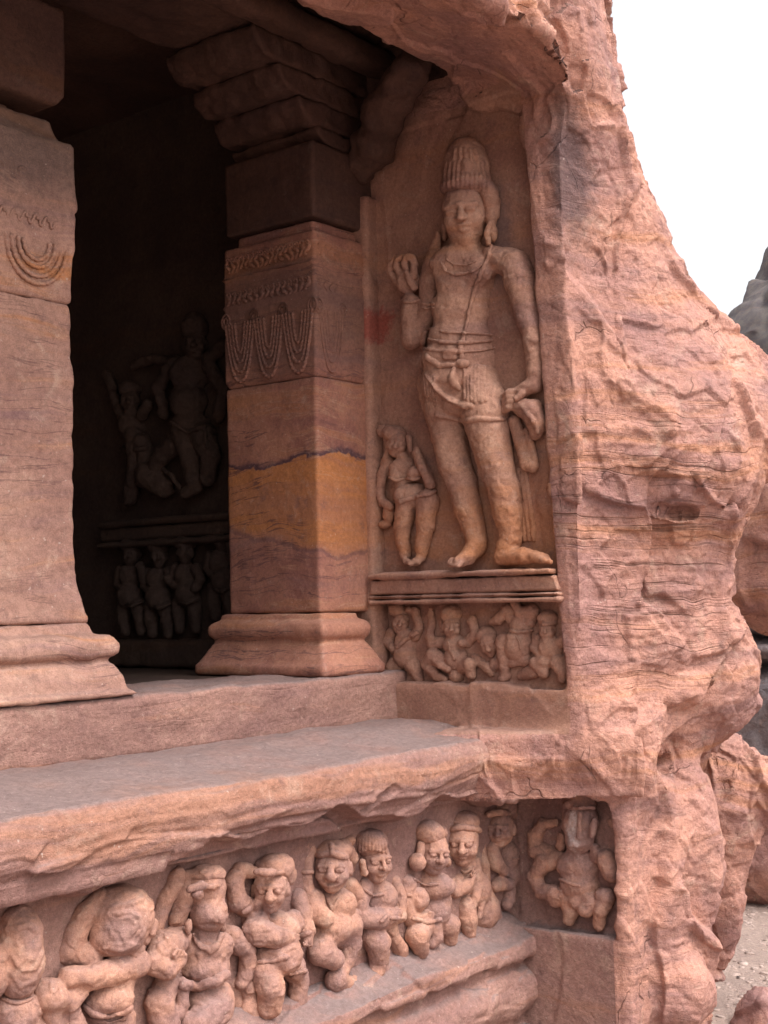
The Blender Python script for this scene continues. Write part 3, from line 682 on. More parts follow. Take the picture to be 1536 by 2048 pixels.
# frieze shelf with mouldings below it
def shelf_fn(x, y, z):
    zt = 0.05 + 0.09 * sstep(3.38, 3.56, y) + 0.010 * np.sin(x * 6)
    d = np.maximum(z - zt, 3.385 - y); d = np.maximum(d, -0.02 - z)
    m1 = np.maximum(3.43 - y, z + 0.01)                                      # recessed neck
    roll = np.hypot((y - 3.50) / 1.0, (z + 0.175)) - 0.125
    d2 = np.minimum(np.maximum(m1, z - 0.0), roll)
    base = np.maximum(np.maximum(3.34 - y, z + 0.33), -0.9 - z)
    d = np.minimum(np.minimum(d, np.maximum(d2, y - 3.65)), base)
    return np.maximum(d, np.maximum(np.maximum(1.6 - x, x - 5.36), y - 3.66))
me = field_mesh('frieze_shelf', (1.6, 3.28, -0.8), (5.38, 3.68, 0.2), 0.0125, shelf_fn, 0.004, lambda P, N: 0.016 * fbm(P, 4, 3, 6) + 0.007 * noise(P, (2, 8, 25), 7) - 0.03 * np.maximum(0, noise(P, 6, 8) - 0.25) + 0.008 * plates(P, (5, 9, 9), 17, 1.0)[0], 1)
tag(obj('frieze_shelf', me, M_ledge), 'eroded stone shelf and rolled moulding under the frieze figures', 'shelf')

# ------------------------------------------------------------------ carved figures: smooth-blended limbs grown out of a wall plane
class Part:
    def __init__(s): s.p = []
class Fig:
    """A relief figure. Positions are given on an enlarged crop of the photograph (origin ox, oy and scale s) and are
    set at w crop-pixels in front of the wall, so every limb has its real place and depth on that wall."""
    def __init__(f, wall, zoom, ref, h=0.0042, seed=1):
        f.wall = wall; f.ox, f.oy, f.s = zoom; f.h = h; f.seed = seed; f.parts = {}
        f.axis, f.val = wall
        f.U, f.W = (np.array([0, -1.0, 0]), np.array([-1.0, 0, 0])) if f.axis == 0 else (np.array([1.0, 0, 0]), np.array([0, -1.0, 0]))
        f.V = np.array([0, 0, 1.0])
        p = hit(f.ox + ref[0] / f.s, f.oy + ref[1] / f.s, f.axis, f.val)
        f.m = float((p - CAM) @ FWD) / FPX / f.s                       # metres per crop pixel
        f.org = p
        c = CAM - p; c[2] = 0; c /= np.linalg.norm(c)
        f.cf = np.array([c @ f.U, 0, c @ f.W])                         # towards the viewer, local
    def L(f, x, y, w):
        off = f.val + f.W[f.axis] * w * f.m
        p = hit(f.ox + x / f.s, f.oy + y / f.s, f.axis, off) - f.org
        return np.array([p @ f.U, p @ f.V, p @ f.W])
    def basis(f, yaw=0.0, pitch=0.0, roll=0.0):
        a = math.radians(yaw); c = f.cf
        fw = np.array([c[0] * math.cos(a) + c[2] * math.sin(a), 0, -c[0] * math.sin(a) + c[2] * math.cos(a)])
        up = np.array([0, 1.0, 0]); s = np.cross(up, fw)
        b = math.radians(pitch); fw2 = fw * math.cos(b) + up * math.sin(b); up2 = up * math.cos(b) - fw * math.sin(b)
        g = math.radians(roll); s2 = s * math.cos(g) + up2 * math.sin(g); up3 = up2 * math.cos(g) - s * math.sin(g)
        return np.stack([s2, up3, fw2])                                # rows: image right, up, towards viewer
    def add(f, part, prim): f.parts.setdefault(part, []).append(prim)
    def c(f, part, pts, k=12, sub=False):
        n = len(pts) // 4; q = [(f.L(*pts[4 * i:4 * i + 3]), pts[4 * i + 3] * f.m) for i in range(n)]
        for i in range(max(1, n - 1)):
            a, b = q[i], q[min(i + 1, n - 1)]
            f.add(part, ('c', a[0], b[0], a[1], b[1], 0.5 * k * f.m, sub))
    def e(f, part, x, y, w, rx, ry, rw=None, rot=0, k=12, sub=False, yaw=0):
        rw = rx if rw is None else rw
        f.add(part, ('e', f.L(x, y, w), f.basis(yaw, 0, rot), np.array([rx, ry, rw]) * f.m, 0.52 * k * f.m, sub))
    def el(f, part, c, B, r, k, sub=False): f.add(part, ('e', c, B, np.array(r), k, sub))
    def cl(f, part, a, b, ra, rb, k, sub=False): f.add(part, ('c', a, b, ra, rb, k, sub))
    def head(f, part, x, y, w, R, yaw=0, pitch=-5, roll=0, wide=1.0, ears=True, eyes=True, grin=False, mouth=True, beard=False, nose=1.0, closed=False):
        c0 = f.L(x, y, w); B = f.basis(yaw, pitch, roll); r = R * f.m
        def q(a, b, d): return c0 + r * (a * wide * B[0] + b * B[1] + d * B[2])
        E = lambda p, rad, k, sub=False: f.el(part, p, B, [rad[0] * r * wide, rad[1] * r, rad[2] * r], k * r, sub)
        E(q(0, .20, -.05), (.72, .80, .80), .1); E(q(0, -.32, .10), (.64, .66, .62), .3); E(q(0, -.78, .42), (.26, .2, .24), .25)
        for s in (-1, 1):
            E(q(.36 * s, -.22, .48), (.27, .28, .26), .2)
            if eyes: E(q(.31 * s, .13, .83), (.27, .17, .26), .08, True)
        f.cl(part, q(-.48, .26, .60), q(0, .30, .76), .10 * r, .11 * r, .1 * r); f.cl(part, q(.48, .26, .60), q(0, .30, .76), .10 * r, .11 * r, .1 * r)
        if nose:
            f.cl(part, q(0, .26, .80), q(0, -.12, 1.02), .09 * r, .16 * r * nose, .07 * r)
            for s in (-1, 1): E(q(.13 * s * nose, -.14, .88), (.12, .10, .13), .06)
        if eyes:
            for s in (-1, 1):
                E(q(.31 * s, .10, .64), (.20, .125, .17), .03)
                if closed: E(q(.31 * s, .05, .80), (.22, .03, .06), .03, True)
                else: E(q(.31 * s, .10, .82), (.07, .06, .06), .02, True)
        if grin:
            E(q(0, -.46, .64), (.44, .22, .22), .1); E(q(0, -.46, .88), (.36, .15, .22), .04, True); E(q(0, -.40, .60), (.31, .06, .1), .02)
        elif mouth:
            E(q(0, -.36, .74), (.25, .085, .14), .08); E(q(0, -.52, .70), (.21, .095, .14), .08); E(q(0, -.44, .90), (.25, .022, .12), .03, True)
        if ears:
            for s in (-1, 1): E(q(.74 * s, -.05, -.05), (.12, .34, .2), .06)
        return c0, B, r
    def sdf(f, P, plist):
        D = np.full(len(P), 0.5)
        for p in plist:
            if True:
                if p[0] == 'c':
                    e = p[2] - p[1]; L2 = max(float(e @ e), 1e-12); t = np.clip(((P - p[1]) @ e) / L2, 0, 1)
                    d = np.linalg.norm(P - p[1] - t[:, None] * e, axis=1) - (p[3] + t * (p[4] - p[3])); k, sub = p[5], p[6]
                else:
                    u = (P - p[1]) @ p[2].T; r = p[3]; k0 = np.linalg.norm(u / r, axis=1); k1 = np.linalg.norm(u / r ** 2, axis=1) + 1e-9; d = k0 * (k0 - 1) / k1; k, sub = p[4], p[5]
                D = smax(D, -d, k) if sub else smin(D, d, k)
        return D
    def d(f, part, pts, k=4, lift=0.35, fine=5, wmin=None):
        """a cord or fold laid over whatever has been carved so far: (x, y, r) along the crop"""
        A = np.array(pts, float).reshape(-1, 3); n = (len(A) - 1) * fine + 1; s = np.linspace(0, len(A) - 1, n)
        A = np.stack([np.interp(s, np.arange(len(A)), A[:, i]) for i in range(3)], 1)
        dirs = np.stack([ray(f.ox + a[0] / f.s, f.oy + a[1] / f.s) for a in A]); M = np.stack([f.U, f.V, f.W], 1)
        o = (CAM - f.org) @ M; dl = dirs @ M; nrm = np.linalg.norm(dl, axis=1); dl = dl / nrm[:, None]
        twall = (0 - o[2]) / dl[:, 2]; t = twall - 0.75
        R = A[:, 2] * f.m; near = []
        for prims in f.parts.values():
            for p in prims:
                cc, rr = ((p[1] + p[2]) / 2, np.linalg.norm(p[2] - p[1]) / 2 + max(p[3], p[4])) if p[0] == 'c' else (p[1], float(p[3].max()))
                w = cc - o; al = dl @ w; dd = np.sqrt(np.maximum(w @ w - al * al, 0))
                if dd.min() < rr + 0.02: near.append(p)
        for _ in range(40): t = np.minimum(t + 0.85 * np.clip(f.sdf(o + dl * t[:, None], near), -0.02, 0.2), twall)
        # keep the cord from jumping between near and far limbs
        tt = t.copy()
        for i in range(1, n): tt[i] = np.clip(tt[i], tt[i - 1] - 0.05, tt[i - 1] + 0.05)
        Q = o + dl * (tt - lift * R)[:, None]
        new = [('c', Q[i], Q[i + 1], R[i], R[i + 1], k * f.m, False) for i in range(n - 1)]
        f.parts.setdefault(part, []).extend(new)
    def hand(f, part, x, y, w, ang, s, side=1, curl=0.5):
        """palm, four unequal bent fingers and a thumb; ang is the pointing direction in the crop (degrees, 0 = right, 90 = up)"""
        a = math.radians(ang); dx, dy = math.cos(a), -math.sin(a); nx_, ny_ = -dy * side, dx * side
        f.e(part, x, y, w, 0.62 * s, 0.62 * s, 0.42 * s, k=0.3 * s)
        for i, ln in enumerate((0.95, 1.1, 1.0, 0.75)):
            o = (i - 1.5) * 0.36 * s; bx, by = x + 0.4 * s * dx + o * nx_, y + 0.4 * s * dy + o * ny_
            mx, my = bx + 0.55 * ln * s * dx, by + 0.55 * ln * s * dy; ex, ey = mx + 0.45 * ln * s * dx * (1 - curl), my + 0.45 * ln * s * dy * (1 - curl)
            f.c(part, [bx, by, w + 0.22 * s, 0.19 * s, mx, my, w + 0.30 * s, 0.18 * s, ex, ey, w + (0.30 - 0.5 * curl) * s, 0.15 * s], 0.1 * s)
        tx, ty = x - 0.62 * s * nx_, y - 0.62 * s * ny_
        f.c(part, [x - 0.3 * s * nx_, y - 0.3 * s * ny_, w + 0.2 * s, 0.21 * s, tx + 0.25 * s * dx, ty + 0.25 * s * dy, w + 0.35 * s, 0.19 * s, tx + 0.65 * s * dx, ty + 0.65 * s * dy, w + 0.35 * s, 0.15 * s], 0.1 * s)
    def build(f, name, label, cat, mat, group=None, erode=0.0022, base=None):
        mw = Matrix(((f.U[0], f.V[0], f.W[0], f.org[0]), (f.U[1], f.V[1], f.W[1], f.org[1]), (f.U[2], f.V[2], f.W[2], f.org[2]), (0, 0, 0, 1)))
        root = thing(name, label, cat, group=group, mw=mw)
        for pn, prims in f.parts.items():
            lo = np.full(3, 9.0); hi = -lo; bx = []
            for p in prims:
                if p[0] == 'c':
                    rr = max(p[3], p[4]); a = np.minimum(p[1], p[2]) - rr; b = np.maximum(p[1], p[2]) + rr; k, sub = p[5], p[6]
                else:
                    ext = np.sqrt(((p[2].T * p[3]) ** 2).sum(1)); a = p[1] - ext; b = p[1] + ext; k, sub = p[4], p[5]
                bx.append((a, b, k, sub))
                if not sub: lo = np.minimum(lo, a); hi = np.maximum(hi, b)
            h = f.h; lo[2] = max(lo[2], -0.035); lo = lo - 4 * h; hi = hi + 4 * h
            n = np.ceil((hi - lo) / h).astype(int) + 1
            D = np.full(tuple(n), 0.06, np.float32)
            for p, (a, b, k, sub) in zip(prims, bx):
                mgn = max(k, 0) + 4 * h
                i0 = np.maximum(np.floor((a - mgn - lo) / h).astype(int), 0); i1 = np.minimum(np.ceil((b + mgn - lo) / h).astype(int) + 1, n)
                if (i1 <= i0).any(): continue
                X = (lo[0] + np.arange(i0[0], i1[0]) * h).astype(np.float32)[:, None, None]
                Y = (lo[1] + np.arange(i0[1], i1[1]) * h).astype(np.float32)[None, :, None]
                Z = (lo[2] + np.arange(i0[2], i1[2]) * h).astype(np.float32)[None, None, :]
                if p[0] == 'c':
                    A, Bq, ra, rb = p[1], p[2], p[3], p[4]; e = Bq - A; L2 = float(e @ e)
                    if L2 < 1e-10: d = np.sqrt((X - A[0]) ** 2 + (Y - A[1]) ** 2 + (Z - A[2]) ** 2) - ra
                    else:
                        t = np.clip(((X - A[0]) * e[0] + (Y - A[1]) * e[1] + (Z - A[2]) * e[2]) / L2, 0, 1)
                        d = np.sqrt((X - A[0] - t * e[0]) ** 2 + (Y - A[1] - t * e[1]) ** 2 + (Z - A[2] - t * e[2]) ** 2) - (ra + t * (rb - ra))
                else:
                    c, B, r = p[1], p[2], p[3]; x, y, z = X - c[0], Y - c[1], Z - c[2]
                    u = [(x * B[i][0] + y * B[i][1] + z * B[i][2]) for i in range(3)]
                    k0 = np.sqrt(sum((u[i] / r[i]) ** 2 for i in range(3))); k1 = np.sqrt(sum((u[i] / r[i] ** 2) ** 2 for i in range(3))) + 1e-6
                    d = k0 * (k0 - 1) / k1
                sl_ = tuple(slice(i0[i], i1[i]) for i in range(3)); S = D[sl_]
                D[sl_] = smax(S, -d, k) if sub else smin(S, d.astype(np.float32), k)
            zc = lo[2] + np.arange(n[2]) * h
            back = max(-0.03, lo[2] + 3 * h)
            pts, quads = grid_mesh(D, lo, h, drop=lambda c: c[:, 2] < -0.03)
            if len(quads) == 0: continue
            me = make_mesh(pn, pts, quads)
            sd_ = f.seed
            displace(me, lambda P, N: (erode * fbm(P, 24, 3, sd_) + 1.0 * erode * noise(P, 7, sd_ + 9) + 0.9 * erode * plates(P, 26, sd_, 0.8)[0] - 2.6 * erode * np.maximum(0, noise(P, 16, sd_ + 5) - 0.42) - 2.5 * erode * np.maximum(0, noise(P, 55, sd_ + 6) - 0.5)).astype(np.float32))
            o = obj(pn.split('#')[0], me, mat); o.parent = root
        return root

GW = (0, 5.22); PW = (0, 5.25); FW = (1, 3.62); CW = (0, 5.455)

# ---------------- tall guardian
def Z1(x, y): return (680 + x / 3.072, 220 + y / 3.072)
f = Fig(GW, (680, 220, 3.072), (800, 1400), 0.0055, 3)
LO = 440 * 3.072                                   # second crop lies this far below the first
b = 'body'
B0 = 60                                            # general depth of the body's axis in crop pixels
f.e(b, 775, 1050, 60, 190, 190, 125, k=40); f.e(b, 770, 930, 70, 215, 110, 110, k=60)                # chest
f.e(b, 690, 985, 98, 105, 90, 75, k=90); f.e(b, 860, 980, 98, 105, 90, 75, k=90)                      # pectorals
f.e(b, 755, 1230, 65, 190, 190, 125, k=60); f.e(b, 745, 1400, 70, 205, 140, 130, k=60)
f.e(b, 745, LO + 180, 75, 245, 150, 140, k=60); f.e(b, 750, LO + 330, 75, 255, 190, 140, k=70)
f.c(b, [775, 800, 80, 84, 775, 900, 60, 108], 40)                                                     # neck
f.c(b, [940, 910, 50, 76, 1075, 950, 50, 88, 1110, 1060, 55, 98, 1165, 1290, 60, 78, 1195, LO + 60, 70, 66, 1205, LO + 260, 75, 56, 1195, LO + 340, 80, 50], 25)   # right arm of the picture
f.c(b, [600, 930, 50, 85, 560, 1040, 60, 72, 540, 1250, 70, 66, 470, 1390, 90, 60, 440, 1410, 100, 66], 25)
f.c(b, [440, 1400, 100, 70, 437, 1290, 110, 66, 432, 1175, 115, 54], 15)
# raised hand: palm, fingers curled, thumb
f.e(b, 420, 1050, 120, 75, 85, 45, k=20)
f.c(b, [355, 1060, 130, 26, 312, 1000, 135, 24, 312, 950, 150, 21, 345, 905, 155, 17], 5)
f.c(b, [380, 1020, 138, 25, 345, 960, 150, 23, 352, 920, 165, 20, 385, 895, 165, 16], 5)
f.c(b, [415, 1010, 140, 25, 395, 940, 160, 23, 400, 905, 172, 19, 425, 900, 165, 16], 5)
f.c(b, [455, 1020, 135, 26, 455, 945, 150, 23, 445, 905, 160, 19, 420, 915, 170, 15], 5)
f.c(b, [450, 1090, 140, 26, 425, 1040, 165, 22, 405, 1000, 175, 17], 5)
# lowered hand gripping the bag
f.c(b, [1190, LO + 330, 85, 48, 1120, LO + 375, 100, 46], 15)
for i, yy in enumerate((375, 405, 435, 465)):
    f.c(b, [1110 - 4 * i, LO + yy, 110, 24, 1040, LO + yy + 8, 130, 23, 1010, LO + yy + 28, 115, 19], 5)
f.c(b, [1120, LO + 390, 130, 24, 1085, LO + 420, 150, 20], 5)
# legs
f.c(b, [640, LO + 480, 70, 128, 670, LO + 640, 75, 112, 705, LO + 830, 80, 100, 745, LO + 930, 72, 92, 790, LO + 1100, 70, 86, 830, LO + 1230, 70, 64, 838, LO + 1300, 75, 62], 20)
f.e(b, 690, LO + 800, 110, 72, 80, 70, k=30); f.e(b, 975, LO + 830, 120, 80, 85, 75, k=30)
f.c(b, [885, LO + 480, 75, 140, 920, LO + 640, 85, 128, 968, LO + 850, 90, 108, 1000, LO + 960, 82, 98, 1025, LO + 1100, 80, 90, 1045, LO + 1220, 80, 68, 1048, LO + 1290, 80, 68], 20)
f.c(b, [840, LO + 1330, 80, 62, 790, LO + 1390, 130, 50, 730, LO + 1425, 190, 36], 20)
for i in range(5): f.c(b, [745 - 14 * i, LO + 1425 - 2 * i, 195 - 6 * i, 20, 708 - 13 * i + 16, LO + 1452 - 3 * i, 235 - 10 * i, 15], 4)
f.c(b, [1030, LO + 1340, 90, 72, 1015, LO + 1390, 100, 66, 1130, LO + 1390, 120, 50, 1230, LO + 1400, 120, 36], 25)
for i in range(5): f.c(b, [1235 + 3 * i, LO + 1388 + 7 * i, 100 + 12 * i, 18, 1275 + 4 * i, LO + 1396 + 7 * i, 100 + 12 * i, 14], 4)
# face
f.head(b, 765, 640, 110, 176, yaw=-9, pitch=-15, roll=3, wide=1.08, ears=False, closed=True, nose=0.85)
f.e(b, 928, 640, 60, 36, 120, 50, k=20); f.e(b, 940, 755, 60, 30, 58, 36, k=15)                        # long ear lobe
f.e(b, 640, 720, 40, 24, 90, 40, k=12)
hd = 'headdress'
f.c(hd, [778, 440, 90, 150, 775, 360, 78, 146, 770, 305, 72, 132, 768, 280, 64, 112], 30)
f.e(hd, 772, 470, 104, 158, 66, 160, k=30)
f.c(hd, [905, 490, 85, 56, 932, 570, 65, 48, 948, 640, 50, 34], 25)
for i in range(11):
    xx = 640 + 27 * i; f.d(hd, [xx, 470, 10, xx + 3, 400, 11, xx + 2 - 2 * (i - 5), 325, 9], 4, -0.2, 4)
for i in range(5): f.d(hd, [700 + 36 * i, 300, 12, 706 + 30 * i, 240, 11], 4, 0.1, 4)
f.e(hd, 775, 345, 205, 34, 48, 22, k=10)
j = 'earring'; f.c(j, [925, 690, 95, 16, 905, 760, 105, 22, 912, 815, 105, 20], 5)
f.c('earring#2', [605, 760, 90, 15, 590, 830, 85, 25, 562, 868, 80, 20], 6)
cl = 'loincloth'
f.c(cl, [650, LO + 330, 62, 128, 650, LO + 430, 72, 138, 655, LO + 505, 75, 136], 30); f.c(cl, [850, LO + 330, 60, 124, 882, LO + 450, 74, 146, 895, LO + 515, 80, 148], 30)
f.e(cl, 752, LO + 300, 82, 250, 120, 146, k=30); f.e(cl, 765, LO + 440, 110, 150, 100, 90, k=40)
f.c(cl, [520, LO + 300, 90, 40, 525, LO + 420, 95, 42, 560, LO + 560, 100, 30, 590, LO + 612, 90, 14], 12)
for i in range(5): f.d(cl, [512 + 16 * i, LO + 290, 6, 522 + 16 * i, LO + 380, 6, 540 + 14 * i, LO + 480, 6], 2, 0.1, 4)
for i in range(7): f.d(cl, [764 + 21 * i, LO + 225, 11, 768 + 20 * i, LO + 340, 12, 772 + 20 * i, LO + 430 + 10 * (i % 2), 11], 3, 0.05, 6)
f.d(cl, [496, LO + 230, 16, 560, LO + 330, 18, 640, LO + 400, 20, 720, LO + 450, 18, 810, LO + 470, 15], 5, 0.3, 6)
f.d(cl, [520, LO + 270, 8, 590, LO + 370, 8, 680, LO + 440, 8, 780, LO + 480, 8], 3, 0.3, 6)
f.d(cl, [590, LO + 520, 11, 680, LO + 545, 12, 770, LO + 556, 12, 850, LO + 545, 12, 930, LO + 552, 12, 1010, LO + 548, 11], 5, 0.1, 5)
f.d(cl, [700, LO + 240, 14, 685, LO + 300, 22, 705, LO + 335, 18, 735, LO + 365, 10], 6, 0.5)
f.d('necklace', [620, 935, 9, 650, 990, 10, 700, 1010, 11, 770, 1005, 11, 830, 985, 10, 870, 950, 9], 4, 0.3); f.d('necklace', [650, 915, 7, 700, 950, 7, 770, 955, 7, 835, 930, 7], 4, 0.3)
f.d('sacred_thread', [935, 838, 14, 905, 915, 15, 862, 1010, 15, 825, 1110, 15, 797, 1220, 14, 768, 1350, 14, 742, 1460, 14, 750, LO + 190, 16], 4, 0.45, 6)
bl = 'belt'
f.d(bl, [548, 1345, 10, 640, 1362, 11, 740, 1368, 11, 850, 1372, 10, 945, 1385, 9], 3, 0.25); f.d(bl, [545, 1408, 11, 640, 1428, 12, 740, 1432, 12, 850, 1425, 11, 945, 1415, 10], 3, 0.25)
f.d(bl, [530, LO + 118, 9, 600, LO + 128, 10, 740, LO + 135, 10, 860, LO + 128, 10, 960, LO + 110, 9], 3, 0.2)
f.d(bl, [518, 1370, 18, 508, 1440, 18, 515, LO + 110, 18, 540, LO + 175, 18, 615, LO + 218, 17, 720, LO + 215, 15], 4, 0.5, 6)
f.d(bl, [640, LO + 130, 12, 640, LO + 172, 12, 705, LO + 172, 12, 705, LO + 130, 12, 640, LO + 130, 12], 4, 0.4, 5); f.d(bl, [660, LO + 150, 14, 690, LO + 150, 14], 4, 0.5); f.d(bl, [735, LO + 205, 24, 775, LO + 208, 26], 6, 0.6)
br = 'bracelet'; f.d(br, [370, 1165, 12, 400, 1178, 13, 440, 1180, 13, 486, 1168, 12], 5, 0.4)
al = 'armlet'; f.d(al, [502, 1185, 10, 535, 1195, 10, 576, 1190, 10], 4); f.d(al, [500, 1212, 9, 535, 1222, 9, 574, 1217, 9], 4)
bag = 'bag'; f.c(bag, [1110, LO + 470, 95, 55, 1180, LO + 500, 90, 72, 1210, LO + 570, 80, 62, 1205, LO + 630, 70, 40], 20); f.c(bag, [1130, LO + 480, 150, 16, 1190, LO + 560, 155, 16, 1215, LO + 630, 115, 14], 6)
ss = 'sash'; f.c(ss, [1070, LO + 560, 60, 36, 1110, LO + 690, 55, 40, 1150, LO + 820, 50, 44, 1190, LO + 838, 45, 34], 10); f.c(ss, [1150, LO + 620, 50, 24, 1200, LO + 820, 45, 22], 8)
for i in range(3): f.c(ss, [1095 + 22 * i, LO + 860, 14, 16, 1120 + 26 * i, LO + 1100, 12, 16, 1135 + 30 * i, LO + 1290, 10, 16], 8)
f.build('guardian_figure', 'tall standing guardian relief with high headdress, raised hand and diagonal thread', 'relief figure', M_guard, erode=0.0025)

# ---------------- small attendant by his leg
f = Fig(GW, (680, 660, 3.072), (400, 1000), 0.0046, 9); b = 'body'
f.head(b, 352, 700, 62, 82, yaw=-8, pitch=-12, roll=-16, ears=False, eyes=True)
f.c(b, [385, 780, 45, 34, 395, 830, 45, 40], 15)
f.e(b, 400, 850, 40, 98, 70, 55, k=25); f.e(b, 400, 940, 40, 62, 70, 48, k=25)
f.e(b, 348, 888, 80, 48, 44, 44, k=10); f.e(b, 455, 880, 80, 48, 44, 44, k=10)
f.e(b, 455, 1020, 45, 125, 80, 62, rot=-8, k=30)
f.c(b, [410, 1060, 55, 68, 388, 1200, 62, 55, 384, 1300, 55, 44, 402, 1390, 55, 34], 12)
f.c(b, [540, 1050, 55, 72, 530, 1200, 62, 58, 510, 1300, 55, 46, 500, 1390, 55, 34], 12)
f.c(b, [400, 1400, 60, 30, 405, 1420, 85, 24, 440, 1435, 105, 16], 10); f.c(b, [500, 1395, 60, 32, 470, 1425, 100, 28, 430, 1440, 125, 18], 10)
f.c(b, [300, 815, 45, 38, 262, 890, 55, 33, 240, 1000, 60, 30, 265, 1060, 65, 27, 310, 1085, 75, 24], 10)
f.e(b, 300, 1130, 55, 38, 60, 34, k=12); f.e(b, 280, 1195, 50, 42, 28, 34, k=12)
f.c(b, [495, 815, 45, 36, 535, 890, 60, 34, 555, 945, 70, 34, 520, 880, 90, 28, 485, 800, 85, 26, 475, 755, 75, 30], 8)
f.hand(b, 473, 745, 85, 100, 24)
hd = 'hair'; f.e(hd, 335, 640, 55, 84, 58, 70, rot=-16, k=15); f.e(hd, 262, 620, 45, 40, 42, 38, k=12); f.c(hd, [285, 650, 55, 26, 300, 730, 50, 22, 285, 790, 50, 26, 265, 818, 45, 18], 8); f.c(hd, [420, 660, 60, 20, 432, 740, 55, 14], 8)
f.d('breast_band', [305, 905, 10, 350, 925, 12, 400, 908, 10, 455, 918, 12, 495, 905, 10], 3)
f.d('hip_cloth', [340, 1060, 14, 400, 1045, 14, 470, 1025, 14, 540, 1010, 14, 590, 990, 14], 5)
f.build('attendant_figure', 'small female attendant relief standing beside the leg of the tall guardian', 'relief figure', M_guard, erode=0.0025)

# ---------------- four dwarfs in the panel under the guardian
ZP = (740, 1100, 3.4909); GP = 'dwarfs in the panel under the guardian'
f = Fig(PW, ZP, (250, 650), 0.0042, 11); b = 'body'
f.head(b, 215, 505, 62, 78, yaw=-5, pitch=-8, roll=-18, ears=False)
f.e(b, 265, 640, 45, 95, 90, 65, k=25); f.e(b, 250, 740, 60, 88, 84, 78, k=20)
f.c(b, [155, 580, 50, 46, 122, 640, 62, 42, 165, 690, 85, 34], 12)
f.c(b, [320, 600, 50, 42, 350, 540, 55, 32, 325, 470, 60, 30, 318, 430, 60, 36], 12)
f.c(b, [180, 800, 55, 62, 150, 830, 70, 50, 178, 900, 62, 36], 12); f.c(b, [300, 810, 55, 60, 325, 850, 60, 44, 345, 905, 55, 34], 12)
f.hand(b, 318, 425, 72, 110, 26); f.hand(b, 172, 692, 100, 20, 26)
f.e('hair', 200, 425, 55, 76, 54, 66, rot=-18, k=14); f.c('hair', [270, 420, 70, 24, 330, 430, 60, 22], 8)
f.d('sash', [195, 680, 14, 250, 620, 16, 330, 575, 16], 5)
f.build('dwarf_figure', 'pot-bellied dwarf relief tilting its head, first from the pilaster under the guardian', 'relief figure', M_guard, GP)
f = Fig(PW, ZP, (590, 650), 0.0042, 12); b = 'body'
f.head(b, 575, 535, 70, 82, yaw=-4, pitch=-6, ears=True)
f.e(b, 600, 655, 50, 92, 70, 60, k=25); f.e(b, 610, 760, 55, 92, 80, 70, k=25); f.e(b, 560, 650, 95, 34, 30, 30, k=10); f.e(b, 645, 650, 95, 34, 30, 30, k=10)
f.c(b, [515, 640, 50, 40, 440, 660, 70, 44, 420, 600, 75, 34, 432, 510, 70, 28, 430, 440, 65, 26], 10)
f.c(b, [685, 640, 50, 38, 740, 590, 65, 32, 725, 510, 70, 28, 715, 490, 75, 34], 10)
f.c(b, [560, 810, 60, 60, 440, 740, 100, 52, 400, 800, 90, 46, 470, 880, 85, 36, 520, 900, 90, 28], 12); f.c(b, [430, 740, 120, 28, 490, 800, 125, 26, 545, 835, 120, 22], 6)
f.c(b, [660, 810, 60, 58, 695, 800, 100, 46, 705, 870, 90, 34], 12); f.c(b, [740, 760, 40, 36, 830, 830, 55, 40, 850, 860, 50, 30], 12)
f.e(b, 605, 880, 60, 60, 50, 50, k=15)
f.hand(b, 430, 432, 75, 90, 24); f.hand(b, 716, 484, 85, 100, 26)
f.e('hair', 570, 445, 62, 80, 66, 72, k=14); f.c('hair', [500, 500, 55, 24, 505, 560, 50, 18], 8)
f.d('necklace', [545, 635, 9, 560, 690, 10, 590, 760, 10], 3)
f.build('dwarf_figure', 'seated dwarf relief with both arms raised, second from the pilaster under the guardian', 'relief figure', M_guard, GP)
f = Fig(PW, ZP, (980, 650), 0.0042, 13); b = 'body'
f.head(b, 835, 650, 60, 86, yaw=-10, pitch=-25, roll=12, ears=True)
f.c(b, [935, 640, 70, 62, 935, 760, 80, 44, 945, 880, 70, 32, 930, 905, 75, 36], 10)
f.e(b, 1040, 660, 60, 105, 120, 85, rot=-12, k=25); f.e(b, 1060, 530, 60, 88, 95, 75, k=25)
f.c(b, [1010, 480, 55, 62, 965, 430, 70, 48, 900, 480, 75, 40, 860, 495, 70, 30], 12); f.c(b, [1110, 480, 55, 66, 1130, 430, 70, 50, 1050, 440, 95, 36, 1010, 370, 85, 30], 12)
f.c(b, [1080, 760, 50, 50, 1010, 780, 70, 36, 880, 800, 45, 44, 840, 840, 40, 34], 12)
f.e('hair', 815, 600, 55, 76, 70, 62, rot=12, k=14)
f.d('belt', [980, 560, 12, 1040, 572, 12, 1140, 562, 12], 4); f.d('belt', [1020, 600, 9, 1045, 650, 9, 1050, 690, 9], 3)
f.build('dwarf_figure', 'upside-down acrobat dwarf relief balancing on one arm under the guardian', 'relief figure', M_guard, GP)
f = Fig(PW, ZP, (1250, 650), 0.0042, 14); b = 'body'
f.head(b, 1238, 560, 66, 74, yaw=-12, pitch=-4, ears=True)
f.e(b, 1265, 680, 50, 92, 90, 65, k=25); f.c(b, [1170, 620, 50, 42, 1150, 680, 60, 36, 1195, 740, 75, 32], 12)
f.c(b, [1335, 640, 50, 44, 1405, 610, 60, 40, 1395, 520, 60, 32, 1375, 430, 58, 30, 1330, 370, 55, 36], 12)
f.c(b, [1215, 780, 60, 66, 1160, 790, 75, 50, 1215, 860, 80, 42], 12); f.c(b, [1310, 790, 55, 62, 1350, 850, 65, 46, 1345, 900, 60, 36], 12); f.c(b, [1150, 850, 40, 52, 1060, 880, 35, 36], 12)
